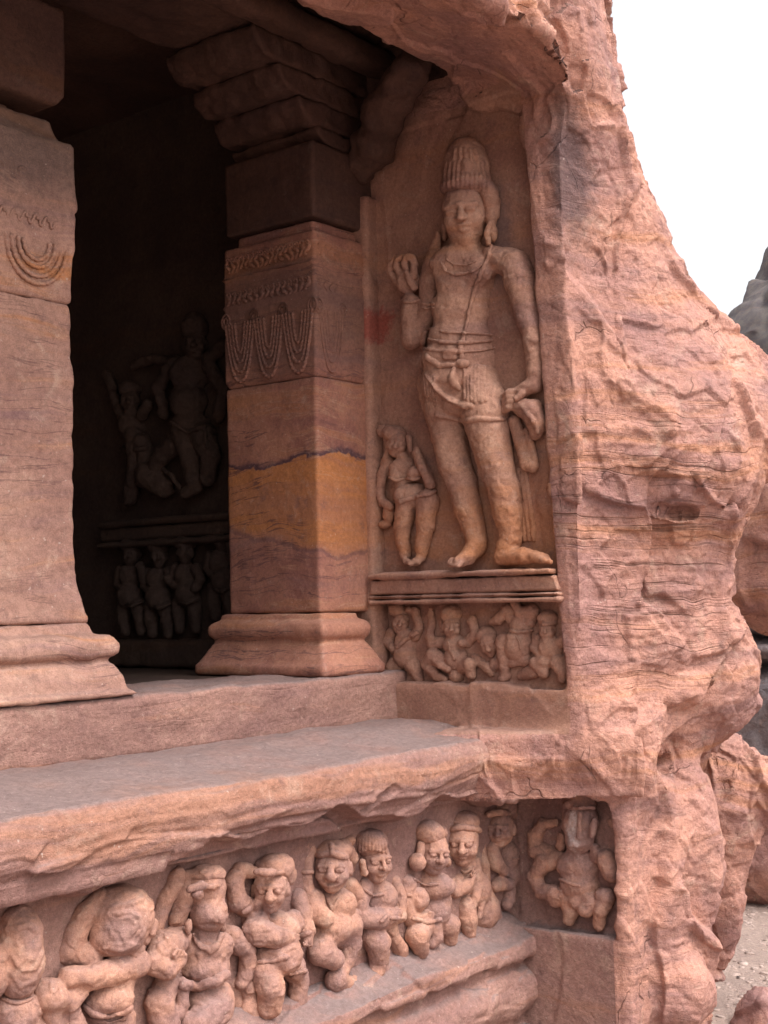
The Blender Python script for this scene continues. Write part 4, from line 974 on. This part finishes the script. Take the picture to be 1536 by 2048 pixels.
f.hand(b, 1328, 362, 65, 150, 28); f.hand(b, 1200, 742, 88, 0, 24)
f.e('cap', 1240, 475, 60, 74, 52, 64, k=10); f.d('cap', [1175, 515, 14, 1235, 520, 14, 1305, 510, 14], 4)
f.build('dwarf_figure', 'dwarf relief in a cap with one arm up at the cliff end under the guardian', 'relief figure', M_guard, GP)

# ---------------- the frieze of dwarfs below the broad ledge
GF = 'dwarf figures along the lower frieze'
Z4 = (0, 1650, 2.4); Z5 = (580, 1540, 2.1943)
f = Fig(FW, Z4, (90, 750), 0.0045, 21); b = 'body'
f.e(b, 95, 520, 150, 105, 130, 95, rot=8, k=30); f.e(b, 105, 650, 170, 105, 165, 100, rot=-6, k=40); f.e(b, 95, 770, 165, 75, 60, 70, k=30)
f.d(b, [40, 600, 9, 110, 700, 10, 170, 690, 10, 205, 600, 8], 8, -0.4); f.d(b, [40, 690, 8, 100, 770, 9, 170, 740, 9, 205, 660, 8], 8, -0.4); f.d(b, [60, 500, 10, 130, 480, 10, 180, 520, 9], 10, -0.4)
f.e(b, 205, 640, 185, 18, 26, 24, k=8); f.e(b, 75, 900, 120, 125, 110, 110, k=30); f.e(b, 100, 990, 120, 120, 100, 110, k=30); f.e(b, 150, 880, 130, 62, 70, 62, k=20)
f.e(b, 30, 600, 150, 50, 80, 60, k=20); f.e(b, -20, 700, 150, 60, 120, 70, k=20)
f.d('necklace', sum([[10 + 16 * i, 830 + 24 * math.sin(math.pi * i / 9), 9] for i in range(10)], []), 3)
f.build('dwarf_figure', 'dwarf relief with its face worn away at the left edge of the lower frieze', 'relief figure', M_fig, GF, 0.003)

f = Fig(FW, Z4, (520, 700), 0.0045, 22); b = 'body'
f.e(b, 580, 440, 175, 158, 150, 130, k=30); f.e(b, 560, 530, 190, 130, 100, 110, k=50)
f.c(b, [730, 470, 230, 26, 722, 520, 240, 24], 12); f.e(b, 690, 545, 215, 40, 34, 34, k=12); f.e(b, 715, 400, 215, 24, 50, 40, k=15)
f.e(b, 700, 375, 262, 20, 14, 16, k=6); f.d(b, [520, 400, 9, 600, 385, 10, 690, 355, 10], 8, -0.3); f.d(b, [500, 590, 9, 590, 600, 10, 660, 560, 10, 690, 500, 9], 10, -0.3)
f.d(b, [560, 430, 6, 620, 415, 7, 670, 440, 7, 675, 500, 7, 640, 560, 6], 6, -0.3); f.d(b, [580, 450, 6, 630, 445, 6, 650, 480, 6, 630, 540, 6], 6, -0.3)
f.e(b, 650, 600, 220, 45, 34, 36, k=12); f.c(b, [640, 590, 255, 12, 690, 625, 245, 11], 6); f.c(b, [620, 605, 258, 12, 680, 642, 248, 11], 6)
f.c(b, [640, 610, 200, 50, 660, 660, 215, 62, 560, 700, 225, 60, 430, 735, 215, 56, 330, 735, 180, 50], 18)
f.c(b, [330, 600, 90, 70, 360, 520, 110, 58, 410, 420, 130, 45, 480, 345, 140, 36], 20); f.c(b, [330, 600, 95, 64, 430, 640, 130, 60], 25)
f.c(b, [400, 760, 185, 48, 330, 850, 190, 46, 240, 830, 190, 62], 18); f.e(b, 235, 800, 160, 70, 62, 62, k=20)
f.e(b, 520, 760, 140, 125, 110, 110, k=30); f.e(b, 515, 830, 165, 118, 85, 115, k=30); f.e(b, 520, 950, 130, 125, 110, 110, k=20)
f.c(b, [240, 880, 175, 52, 260, 960, 170, 50], 20); f.c(b, [320, 870, 165, 50, 350, 960, 165, 60], 20)
f.d('belt', [405, 870, 13, 450, 905, 15, 520, 922, 15, 590, 900, 15, 625, 870, 13], 4); f.d('belt', [400, 900, 11, 450, 935, 11, 520, 950, 11, 590, 930, 11], 4)
f.build('dwarf_figure', 'dwarf relief with a huge swollen cheek and a fist at its mouth', 'relief figure', M_fig, GF, 0.003)

f = Fig(FW, Z4, (980, 650), 0.0045, 23); b = 'body'
f.e(b, 985, 300, 165, 98, 110, 85, k=30); f.e(b, 1000, 420, 190, 92, 85, 80, k=35); f.e(b, 1030, 440, 245, 52, 46, 46, k=20)
f.e(b, 950, 330, 245, 26, 20, 20, k=8); f.e(b, 1050, 335, 235, 22, 20, 20, k=8); f.c(b, [910, 305, 235, 16, 965, 290, 258, 18, 1020, 300, 258, 16, 1065, 290, 225, 14], 10)
f.e(b, 1020, 480, 258, 40, 14, 20, k=6, sub=True); f.c(b, [1060, 460, 235, 16, 1075, 490, 235, 12], 6)
f.c(b, [990, 480, 150, 70, 985, 540, 140, 84], 30)
f.e(b, 985, 590, 140, 128, 95, 95, k=30); f.e(b, 985, 690, 150, 112, 90, 95, k=30); f.e(b, 1000, 850, 150, 122, 105, 105, k=30)
f.c(b, [860, 545, 130, 62, 790, 580, 160, 66, 735, 660, 185, 58, 800, 690, 210, 50, 850, 650, 215, 42], 14)
f.c(b, [1110, 540, 130, 56, 1185, 600, 150, 46, 1190, 680, 150, 38, 1160, 760, 140, 32], 14)
f.c(b, [1165, 750, 130, 34, 1205, 820, 130, 40, 1195, 900, 140, 50, 1210, 980, 140, 52], 14); f.c(b, [1120, 760, 90, 32, 1130, 980, 90, 40], 14)
f.c(b, [800, 760, 150, 56, 770, 850, 160, 66, 790, 980, 160, 72], 20); f.c(b, [870, 760, 170, 30, 880, 860, 190, 36, 860, 900, 190, 32], 12)
f.c(b, [1040, 880, 200, 84, 940, 960, 220, 72], 20); f.c(b, [745, 480, 90, 40, 790, 360, 100, 46, 850, 250, 110, 44], 14)
f.d('necklace', [925, 530, 13, 960, 580, 13, 1010, 605, 13, 1045, 570, 13, 1060, 530, 12], 5); f.e('necklace', 905, 490, 200, 18, 40, 20, k=6)
f.d('belt', [880, 770, 24, 960, 775, 24, 1040, 745, 24, 1085, 720, 22], 8)
f.hand(b, 850, 645, 235, 60, 44, curl=0.9)
f.c('mane', [905, 260, 120, 46, 880, 360, 120, 50, 850, 450, 115, 46], 25); f.e('mane', 985, 235, 165, 98, 42, 80, k=15)
f.build('dwarf_figure', 'lion-faced dwarf relief with a pointed necklace and broad belt', 'relief figure', M_fig, GF, 0.003)

f = Fig(FW, Z4, (1310, 550), 0.0045, 24); b = 'body'
f.head(b, 1300, 310, 175, 100, yaw=-4, pitch=-4, wide=1.05, ears=True, nose=1.2)
f.e(b, 1320, 500, 130, 118, 90, 90, k=30); f.e(b, 1320, 625, 155, 130, 100, 118, k=30)
f.c(b, [1235, 455, 135, 62, 1230, 510, 175, 62, 1310, 530, 225, 52, 1395, 550, 215, 34], 16)
f.c(b, [1430, 350, 100, 46, 1450, 430, 130, 48, 1470, 510, 160, 40, 1470, 545, 170, 32], 14); f.e(b, 1400, 470, 165, 60, 62, 52, k=20)
f.c(b, [1200, 470, 95, 50, 1195, 400, 105, 46, 1140, 370, 120, 46, 1120, 270, 115, 40, 1150, 215, 115, 36, 1215, 225, 125, 28], 12)
f.c(b, [1270, 700, 165, 78, 1295, 780, 205, 70, 1290, 870, 190, 58], 16); f.c(b, [1410, 690, 140, 62, 1440, 740, 140, 50, 1425, 840, 135, 44], 14)
f.e(b, 1235, 380, 160, 26, 32, 26, k=10)
f.hand(b, 1390, 545, 235, -10, 36); f.hand(b, 1470, 550, 185, -80, 30, curl=0.8)
f.e('headdress', 1320, 200, 165, 88, 62, 78, k=14); f.e('headdress', 1385, 240, 165, 36, 52, 40, k=14); f.c('headdress', [1230, 225, 215, 13, 1290, 232, 258, 13, 1350, 228, 240, 13], 5)
f.d('belt', [1230, 660, 8, 1300, 655, 9, 1380, 630, 8], 4); f.d('bracelet', [1165, 415, 12, 1200, 400, 12], 4); f.d('knee_band', [1390, 715, 10, 1470, 700, 10], 4); f.d('bracelet#2', [1440, 535, 11, 1490, 515, 11], 4)
f.build('dwarf_figure', 'plump dwarf relief with a flat nose, an arm folded over its belly', 'relief figure', M_fig, GF, 0.003)

f = Fig(FW, Z5, (185, 600), 0.0038, 25); b = 'body'
f.head(b, 185, 432, 125, 92, yaw=-4, pitch=-4, wide=1.14, grin=True, nose=1.45, ears=True)
f.e(b, 185, 590, 85, 108, 80, 75, k=25); f.e(b, 175, 690, 95, 98, 85, 85, k=25)
f.c(b, [100, 570, 85, 50, 105, 620, 110, 48, 150, 650, 140, 40], 14); f.c(b, [75, 560, 60, 42, 62, 470, 65, 32, 70, 400, 65, 30, 90, 350, 65, 26], 10)
f.c(b, [265, 510, 80, 40, 305, 570, 90, 38, 310, 630, 100, 30, 260, 640, 110, 28], 12)
f.c(b, [220, 720, 100, 60, 262, 680, 135, 56, 268, 760, 125, 46, 245, 840, 120, 34, 228, 870, 118, 30], 12)
f.c(b, [140, 760, 100, 62, 130, 800, 125, 54, 190, 830, 140, 46], 14); f.c(b, [228, 860, 115, 34, 200, 920, 130, 46, 235, 940, 120, 40, 290, 935, 95, 30], 14)
f.hand(b, 262, 640, 125, 170, 28); f.hand(b, 92, 345, 75, 80, 24)
f.e('turban', 188, 352, 112, 84, 44, 82, k=14); f.c('turban', [235, 335, 110, 36, 268, 385, 95, 32, 268, 435, 85, 18], 12); f.e('turban', 255, 310, 75, 36, 26, 36, k=10); f.d('turban', [118, 372, 12, 185, 368, 13, 250, 385, 12], 5, 0.2); f.d('turban', [185, 368, 9, 182, 330, 9], 4, 0.2)
f.d('necklace', [160, 560, 7, 185, 610, 8, 215, 565, 7], 3); f.d('bracelet', [40, 448, 10, 95, 448, 10], 4)
f.build('dwarf_figure', 'grinning dwarf relief in a turban, one knee drawn up', 'relief figure', M_fig, GF, 0.0018)

f = Fig(FW, Z5, (380, 600), 0.0038, 26); b = 'body'
f.head(b, 372, 400, 105, 86, yaw=30, wide=1.08, pitch=-4, ears=True)
f.c(b, [365, 470, 80, 40, 365, 520, 75, 50], 15); f.e(b, 380, 560, 75, 92, 80, 70, k=25); f.e(b, 370, 650, 80, 84, 70, 72, k=25)
f.c(b, [320, 650, 105, 42, 390, 655, 135, 44, 460, 630, 135, 32], 12); f.c(b, [455, 490, 65, 32, 480, 560, 80, 36, 485, 640, 100, 30, 450, 655, 115, 24], 10); f.c(b, [330, 510, 80, 40, 300, 590, 85, 38, 320, 650, 100, 38], 12)
f.c(b, [355, 720, 90, 60, 385, 760, 125, 54, 390, 840, 115, 42, 380, 880, 115, 36], 14); f.c(b, [430, 690, 85, 46, 455, 740, 95, 30, 480, 790, 80, 42, 490, 820, 80, 34], 12)
f.hand(b, 462, 628, 150, 10, 27); f.hand(b, 448, 655, 130, 200, 24)
f.d('necklace', [320, 520, 6, 360, 550, 7, 410, 545, 6], 3)
f.e('hair', 352, 320, 95, 76, 62, 76, k=12)
for i in range(10): f.d('hair', [290 + 14.5 * i, 362 - 14 * math.sin(math.pi * i / 9), 8, 296 + 13 * i, 315 - 14 * math.sin(math.pi * i / 9), 9, 306 + 10.5 * i, 275, 7], 2, 0.2, 3)
f.c('earring', [318, 405, 135, 14, 325, 450, 130, 18], 5); f.d('bracelet', [400, 665, 8, 425, 640, 8], 3); f.d('bracelet#2', [440, 650, 8, 500, 650, 8], 3)
f.build('dwarf_figure', 'dwarf relief with ribbed curly hair turning away from the grinning one', 'relief figure', M_fig, GF, 0.0018)

f = Fig(FW, Z5, (610, 550), 0.0038, 27); b = 'body'
f.head(b, 628, 365, 110, 86, yaw=26, pitch=-8, roll=-6, ears=False, closed=True)
f.c(b, [610, 430, 80, 40, 605, 480, 75, 52], 15); f.e(b, 605, 510, 70, 116, 62, 66, k=25); f.e(b, 620, 620, 70, 84, 80, 66, k=25)
f.e(b, 558, 568, 98, 52, 52, 48, k=16); f.e(b, 660, 572, 98, 50, 52, 46, k=14); f.e(b, 655, 600, 160, 60, 34, 26, rot=20, k=4, sub=True); f.e(b, 590, 560, 158, 40, 30, 22, rot=-20, k=4, sub=True)
f.c(b, [515, 500, 70, 40, 500, 590, 75, 36, 530, 650, 90, 34, 600, 640, 105, 26], 12)
f.c(b, [575, 680, 85, 58, 560, 730, 125, 50, 572, 800, 112, 34], 12); f.c(b, [630, 690, 95, 40, 640, 730, 105, 34, 620, 760, 100, 26], 10); f.c(b, [670, 670, 85, 56, 700, 680, 100, 48, 700, 740, 88, 36], 12)
f.c(b, [705, 490, 60, 32, 730, 530, 70, 30], 10)
f.hand(b, 602, 640, 120, 0, 24)
f.d('necklace', [545, 480, 6, 590, 505, 7, 650, 500, 6], 3); f.d('armband', [485, 545, 7, 530, 550, 7], 3)
f.e('headdress', 608, 275, 95, 68, 54, 68, rot=-14, k=14); f.e('headdress', 665, 275, 100, 28, 30, 34, k=10)
f.e('earring', 560, 405, 110, 36, 36, 36, k=8); f.c('earring', [575, 330, 95, 20, 570, 380, 105, 16], 6); f.e('earring#2', 690, 405, 85, 22, 22, 22, k=6)
f.d('belt', [540, 650, 9, 600, 670, 10, 660, 655, 9], 4)
f.build('dwarf_figure', 'woman relief with chipped breasts, round ear ornament and downcast profile', 'relief figure', M_fig, GF, 0.0018)

f = Fig(FW, Z5, (790, 500), 0.0038, 28); b = 'body'
f.head(b, 757, 320, 95, 90, yaw=-2, wide=1.06, pitch=-6, ears=False, nose=1.15)
f.c(b, [765, 400, 65, 46, 775, 460, 60, 62], 15); f.e(b, 790, 520, 60, 92, 92, 66, rot=-8, k=25); f.e(b, 830, 620, 60, 92, 84, 70, k=25)
f.c(b, [730, 480, 65, 34, 725, 530, 85, 30, 770, 510, 108, 28, 800, 470, 110, 20], 10); f.c(b, [770, 600, 80, 50, 785, 660, 105, 40, 785, 710, 98, 34], 12)
f.hand(b, 802, 468, 122, 60, 24)
f.d('necklace', [725, 420, 6, 765, 450, 7, 810, 430, 6], 3)
f.e('cap', 762, 225, 80, 72, 46, 72, k=10); f.d('cap', [695, 262, 14, 760, 250, 14, 828, 262, 14], 5)
r = 'robe'; f.c(r, [840, 330, 55, 18, 848, 420, 65, 26, 850, 520, 75, 34, 870, 600, 75, 52, 890, 670, 60, 44], 16); f.c(r, [815, 400, 90, 20, 825, 480, 105, 24, 815, 560, 115, 24, 790, 620, 110, 22], 10); f.c(r, [835, 470, 105, 16, 850, 560, 118, 16, 830, 640, 112, 16], 6); f.c(r, [870, 540, 118, 10, 885, 640, 110, 10], 5)
f.build('dwarf_figure', 'dwarf relief in a cap with a robe falling from its shoulder', 'relief figure', M_fig, GF, 0.0018)

f = Fig(FW, Z5, (940, 400), 0.0038, 29); b = 'body'
f.head(b, 922, 258, 90, 74, yaw=-10, wide=1.1, pitch=-4, ears=True)
f.e(b, 945, 380, 60, 62, 70, 52, k=20); f.e(b, 960, 460, 60, 60, 62, 52, k=20)
f.c(b, [885, 350, 75, 34, 905, 410, 95, 34, 935, 440, 100, 26], 10); f.c(b, [990, 330, 55, 26, 1015, 380, 60, 34, 985, 430, 80, 24, 1000, 320, 70, 24], 10)
f.c(b, [920, 490, 80, 34, 900, 510, 90, 26, 960, 500, 100, 28], 10); f.c(b, [960, 520, 80, 34, 958, 570, 85, 30, 950, 590, 90, 26], 10); f.c(b, [1010, 470, 55, 48, 1010, 530, 55, 34], 12)
f.hand(b, 937, 440, 112, 0, 22)
f.e('headdress', 940, 165, 75, 58, 44, 58, k=12); f.c('headdress', [870, 195, 95, 12, 925, 185, 130, 14, 985, 195, 100, 14, 1000, 225, 80, 14], 6); f.d('bracelet', [980, 388, 7, 1030, 388, 7], 3)
f.build('dwarf_figure', 'small dwarf relief squatting in the inner corner of the lower frieze', 'relief figure', M_fig, GF, 0.0018)

f = Fig(CW, Z5, (1270, 450), 0.0038, 30); b = 'body'
f.e(b, 1275, 230, 90, 80, 100, 70, k=20); f.e(b, 1270, 300, 100, 64, 62, 60, k=20); f.e(b, 1262, 325, 140, 42, 18, 26, k=8); f.c(b, [1205, 250, 120, 16, 1245, 320, 158, 14], 10); f.c(b, [1335, 220, 130, 14, 1325, 290, 140, 12], 10)
f.c(b, [1230, 200, 150, 9, 1240, 260, 158, 9], 6); f.c(b, [1270, 190, 162, 10, 1270, 290, 160, 16], 10)
f.c(b, [1265, 350, 70, 52, 1265, 390, 65, 62], 15); f.e(b, 1270, 420, 60, 100, 70, 66, k=25); f.e(b, 1275, 500, 60, 92, 72, 68, k=25); f.e(b, 1290, 570, 60, 80, 46, 60, k=20)
f.c(b, [1180, 390, 60, 40, 1110, 410, 75, 40, 1075, 470, 80, 34, 1105, 530, 90, 34, 1160, 540, 100, 40], 12); f.e(b, 1175, 560, 85, 46, 40, 36, rot=30, k=12)
f.c(b, [1150, 370, 45, 36, 1080, 350, 50, 40, 1075, 290, 50, 30, 1110, 240, 50, 26, 1155, 230, 52, 20], 10)
f.e(b, 1400, 420, 75, 46, 74, 46, rot=20, k=14); f.c(b, [1350, 370, 60, 36, 1390, 390, 70, 40], 15); f.e(b, 1340, 345, 80, 24, 22, 22, k=6); f.c(b, [1405, 350, 35, 26, 1420, 260, 35, 20, 1415, 220, 35, 24], 10)
f.c(b, [1220, 560, 70, 46, 1235, 620, 85, 34, 1225, 660, 85, 26], 12); f.c(b, [1320, 580, 80, 48, 1300, 610, 95, 36], 12); f.c(b, [1380, 560, 75, 46, 1365, 620, 85, 32, 1355, 680, 80, 26], 12)
f.hand(b, 1160, 540, 112, -20, 30); f.hand(b, 1155, 230, 60, 0, 20)
f.c('crown', [1225, 120, 90, 26, 1270, 115, 120, 28, 1320, 120, 90, 26], 14); f.e('crown', 1272, 150, 85, 76, 40, 66, k=10); f.c('crown', [1205, 165, 130, 8, 1270, 165, 166, 9, 1335, 165, 130, 8], 3)
f.c('earring', [1195, 290, 60, 18, 1190, 335, 62, 22], 6); f.d('belt', [1185, 480, 8, 1240, 500, 8, 1270, 505, 8], 3)
f.build('deity_figure', 'seated long-faced relief with flat crown and pale stain in the corner niche', 'relief figure', M_fig, erode=0.0026)

# ---------------- dark reliefs on the end wall of the porch
EW = (0, 5.195); GI = 'dwarfs in the dark porch panel'
ZI = (140, 560, 2.56)
f = Fig(EW, ZI, (600, 900), 0.009, 41); b = 'body'
f.head(b, 640, 330, 60, 75, yaw=-5, ears=True); f.e(b, 620, 480, 50, 110, 90, 70, k=30); f.e(b, 610, 620, 60, 95, 100, 75, k=30); f.e(b, 620, 760, 60, 105, 90, 75, k=30)
f.c(b, [520, 440, 50, 40, 450, 560, 60, 34, 480, 680, 70, 30], 15); f.c(b, [710, 440, 50, 40, 790, 560, 50, 34, 760, 700, 60, 30], 15)
f.c(b, [540, 420, 40, 34, 420, 400, 45, 28, 330, 440, 45, 26], 15); f.c(b, [700, 410, 40, 34, 790, 330, 45, 28], 15)
f.c(b, [600, 800, 70, 70, 620, 930, 80, 54, 640, 1060, 75, 40, 600, 1090, 90, 34], 15); f.c(b, [680, 800, 60, 66, 720, 900, 80, 50, 700, 1020, 75, 40], 15)
f.c(b, [560, 820, 60, 60, 470, 900, 80, 50, 430, 980, 70, 44], 15)
f.e('crown', 640, 240, 55, 70, 70, 60, k=12); f.d('garland', [520, 730, 14, 600, 780, 14, 690, 750, 14, 700, 860, 12], 5); f.c('robe', [470, 960, 70, 14, 520, 1000, 90, 12, 570, 1080, 80, 10], 5); f.c('robe', [410, 1000, 60, 80, 480, 1060, 60, 60], 20)
f.build('deity_figure', 'large many-armed relief in the dark on the porch end wall', 'relief figure', M_porch_shade, erode=0.004)
f = Fig(EW, ZI, (300, 750), 0.009, 42); b = 'body'
f.head(b, 310, 620, 45, 60, yaw=-15); f.e(b, 320, 740, 40, 70, 80, 45, k=25); f.c(b, [330, 800, 45, 55, 340, 920, 50, 44, 310, 1120, 45, 38], 20); f.c(b, [280, 720, 40, 30, 230, 600, 40, 26, 190, 480, 40, 24], 15); f.c(b, [370, 690, 45, 30, 400, 640, 50, 26], 12); f.c(b, [370, 830, 50, 46, 390, 950, 50, 36], 15)
f.d('sash', [260, 850, 12, 330, 870, 12, 390, 860, 12], 5); f.e('hair', 305, 560, 40, 56, 44, 46, k=10)
f.build('attendant_figure', 'dim flying attendant relief left of the many-armed figure in the porch', 'relief figure', M_porch_shade, erode=0.004)
ledi = thing('porch_ledge', 'dark moulded ledge above the dwarfs inside the porch', 'ledge', (5.15, 5.6, 2.0)); bpy.context.view_layer.update()
for nm, z0, z1, xo in (('top_slab', 2.045, 2.085, 5.07), ('fascia', 1.965, 2.044, 5.10), ('drip_moulding', 1.925, 1.964, 5.07)):
    me = field_mesh(nm, (xo, 4.9, z0), (5.26, 6.12, z1), 0.014, lambda x, y, z: np.maximum(rbox2(x, z, (xo + 5.26) / 2, (z0 + z1) / 2, (5.26 - xo) / 2, (z1 - z0) / 2, 0.01), np.maximum(4.9 - y, y - 6.12)), 0.004)
    child_world(obj(nm, me, M_porch_shade), ledi)
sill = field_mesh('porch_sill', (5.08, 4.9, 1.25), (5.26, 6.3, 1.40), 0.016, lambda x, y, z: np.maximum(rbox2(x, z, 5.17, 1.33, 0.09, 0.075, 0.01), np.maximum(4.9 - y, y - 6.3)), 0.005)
tag(obj('porch_sill', sill, M_porch_shade), 'low dark stone sill under the dwarfs inside the porch', 'sill')
for i, (hx, hy, lab) in enumerate([(315, 1405, 'dark dwarf relief in the porch panel, farthest from the pilaster'), (455, 1415, 'dark dwarf relief in the porch panel, second from its far end'), (595, 1395, 'dark dwarf relief with a bulging belly in the porch panel'), (775, 1330, 'dark dwarf relief half hidden behind the pilaster edge')]):
    f = Fig(EW, ZI, (hx, hy + 150), 0.008, 50 + i); b = 'body'
    f.head(b, hx, hy, 55, 58, yaw=-8 + 6 * i, pitch=-5, roll=(-8, 4, -6, 10)[i])
    f.e(b, hx - 2, hy + 110, 45, 62, 62, 48, k=18); f.e(b, hx + 8 * (i - 1), hy + 210, 55, 66, 70, 60, k=18)
    f.c(b, [hx - 55, hy + 80, 45, 28, hx - 72, hy + 150, 55, 25, hx - 30, hy + 190, 75, 22], 10)
    f.c(b, [hx + 52, hy + 80, 45, 28, hx + 75, hy + 140, 55, 26, hx + 45, hy + (60, 110, 180, 20)[i], 75, 24], 10)
    f.c(b, [hx - 35, hy + 260, 50, 42, hx - 40, hy + 330, 60, 34, hx - 30, hy + 395, 60, 26], 12); f.c(b, [hx + 35, hy + 260, 50, 42, hx + 45, hy + 330, 60, 34, hx + 50, hy + 395, 60, 26], 12)
    f.e('hair', hx, hy - 48, 50, 58, 40, 50, k=10); f.c('belt', [hx - 55, hy + 245, 80, 8, hx, hy + 265, 120, 9, hx + 60, hy + 240, 80, 8], 4)
    f.build('dwarf_figure', lab, 'relief figure', M_porch_shade, GI, 0.003)

# ------------------------------------------------------------------ ground, gravel, boulders and far hill on the right
def gr(u, v):
    r = 0.3 + 400 * u ** 3.0; a = v * 2 * math.pi
    P = np.stack([7 + r * np.cos(a), 2 + r * np.sin(a), np.full_like(r, -0.52)], 1)
    P[:, 2] += np.where(r < 30, 0.035 * fbm(P, 1.1, 4, 4), 0); return P
o = struct(obj('ground', grid_sheet('ground', gr, 260, 260), M_ground)); tag(o, 'pale gravelly ground at the foot of the cliff')

def rock(name, c, r, mat, seed, label=None, h=None, squash=None, cat='boulder', group=None, strat=0.0, amp=1.0, planes=5):
    """an angular boulder: an ellipsoid cut by random planes, then weathered"""
    rs = np.random.RandomState(seed); h = h or max(r) / 26
    cuts = []
    for i in range(planes):
        n = rs.normal(size=3); n[2] = abs(n[2]) * 0.6; n /= np.linalg.norm(n); cuts.append((n, rs.uniform(0.62, 0.85)))
    def fn(x, y, z):
        u, v, w = (x - c[0]) / r[0], (y - c[1]) / r[1], (z - c[2]) / r[2]
        d = (np.sqrt(u * u + v * v + w * w) - 1)
        for n, k in cuts: d = smax(d, n[0] * u + n[1] * v + n[2] * w - k, 0.12)
        return d * min(r)
    def dz(P, N):
        h1, e1 = plates(P + 0.1 * np.stack([noise(P, 3, seed), noise(P, 3, seed + 1), noise(P, 3, seed + 2)], 1), np.array([1.6, 1.6, 2.2]) / max(r), seed, 0.8)
        q = 0.06 * max(r) * h1 + 0.05 * max(r) * fbm(P, 1.6 / max(r), 4, seed) - 0.03 * max(r) * np.exp(-(e1 / 0.05) ** 2)
        if strat: q = q + strat * noise(np.stack([P[:, 0], P[:, 1], P[:, 2] * 9 + noise(P, 1.5, 3)], 1), 1.0, seed + 7)
        return amp * q
    me = field_mesh(name, np.array(c) - r, np.array(c) + r, h, fn, 0.003, dz)
    o = obj(name, me, mat); tag(o, label, cat, group); return o
GB = 'boulders beyond the cliff'
rock('boulder', at(1600, 1070, 9.2), (0.62, 0.8, 0.75), M_cliff, 3, 'red-brown overhanging rock half hidden behind the cliff edge', group=GB)
rock('rock_slab', at(1565, 1222, 11.0), (0.75, 0.6, 0.22), M_grey, 4, 'bluish grey rounded rock slab, topmost of the stacked slabs', cat='rock slab', group='stacked grey rock slabs', amp=0.5)
rock('rock_slab', at(1560, 1292, 11.1), (0.80, 0.6, 0.12), M_grey, 5, 'flat grey rock slab in the middle of the stacked slabs', cat='rock slab', group='stacked grey rock slabs', amp=0.5)
rock('rock_slab', at(1570, 1352, 11.2), (0.85, 0.6, 0.13), M_grey, 6, 'dark flat rock slab, lowest of the stacked slabs', cat='rock slab', group='stacked grey rock slabs', amp=0.5)
rock('boulder', at(1545, 1480, 9.6), (0.30, 0.45, 0.42), M_grey, 7, 'pale grey cracked boulder below the stacked slabs', group=GB)
rock('boulder', at(1545, 1680, 9.4), (0.36, 0.5, 0.52), M_cliff, 8, 'dark reddish boulder standing on the gravel', group=GB)
rock('boulder', at(1580, 2110, 6.6), (0.26, 0.30, 0.34), M_cliff, 9, 'brown rock in the bottom right corner of the picture', group=GB)
rock('boulder', at(1640, 1420, 11.8), (1.3, 0.9, 1.6), M_hill, 10, 'big shadowed rock behind the grey slabs', group=GB)

# gravel
rs = np.random.RandomState(5); V = []; Q = []
ico = np.array([[-1, 0, -.5], [1, 0, -.5], [0, -1, -.5], [0, 1, -.5], [-.6, -.6, .35], [.6, -.6, .35], [.6, .6, .35], [-.6, .6, .35]], float)
fq = [(4, 5, 6, 7), (0, 2, 5, 4), (2, 1, 6, 5), (1, 3, 7, 6), (3, 0, 4, 7)]
for i in range(9000):
    x, y = rs.uniform(6.0, 11.5), rs.uniform(1.0, 5.0); s = 0.006 + 0.022 * rs.rand() ** 3
    a = rs.rand() * 6.28; R = np.array([[math.cos(a), -math.sin(a), 0], [math.sin(a), math.cos(a), 0], [0, 0, 1]])
    p = (ico * (1 + 0.35 * rs.normal(size=ico.shape)) * np.array([s * rs.uniform(.8, 1.6), s, s * 0.7])) @ R.T
    b0 = len(V); V.extend(p + np.array([x, y, -0.52])); Q.extend([tuple(b0 + k for k in f_) for f_ in fq])
V = np.array(V); V[:, 2] += 0.035 * fbm(np.stack([V[:, 0], V[:, 1], np.full(len(V), -0.52)], 1), 1.1, 4, 4)
o = obj('gravel', make_mesh('gravel', V, np.array(Q), False), M_gravel); o['kind'] = 'stuff'; tag(o, 'loose pale gravel strewn over the ground by the cliff')

# far rocky hill
hc = at(1878, 1262, 95)
def hl(u, v):
    a = v * 2 * math.pi; r = (1 - u) * 23; zz = 34 * (1 - (r / 22) ** 2)
    P = np.stack([hc[0] + r * np.cos(a), hc[1] + r * np.sin(a), -1 + zz], 1)
    return P + np.stack([1.1 * fbm(P, 0.2, 4, 1), 1.1 * fbm(P, 0.2, 4, 2), 0.9 * fbm(P, (0.2, 0.2, 0.7), 5, 3)], 1)
o = struct(obj('hill', grid_sheet('hill', hl, 160, 320), M_hill)); tag(o, 'grey-green rocky hill far beyond the cliff')
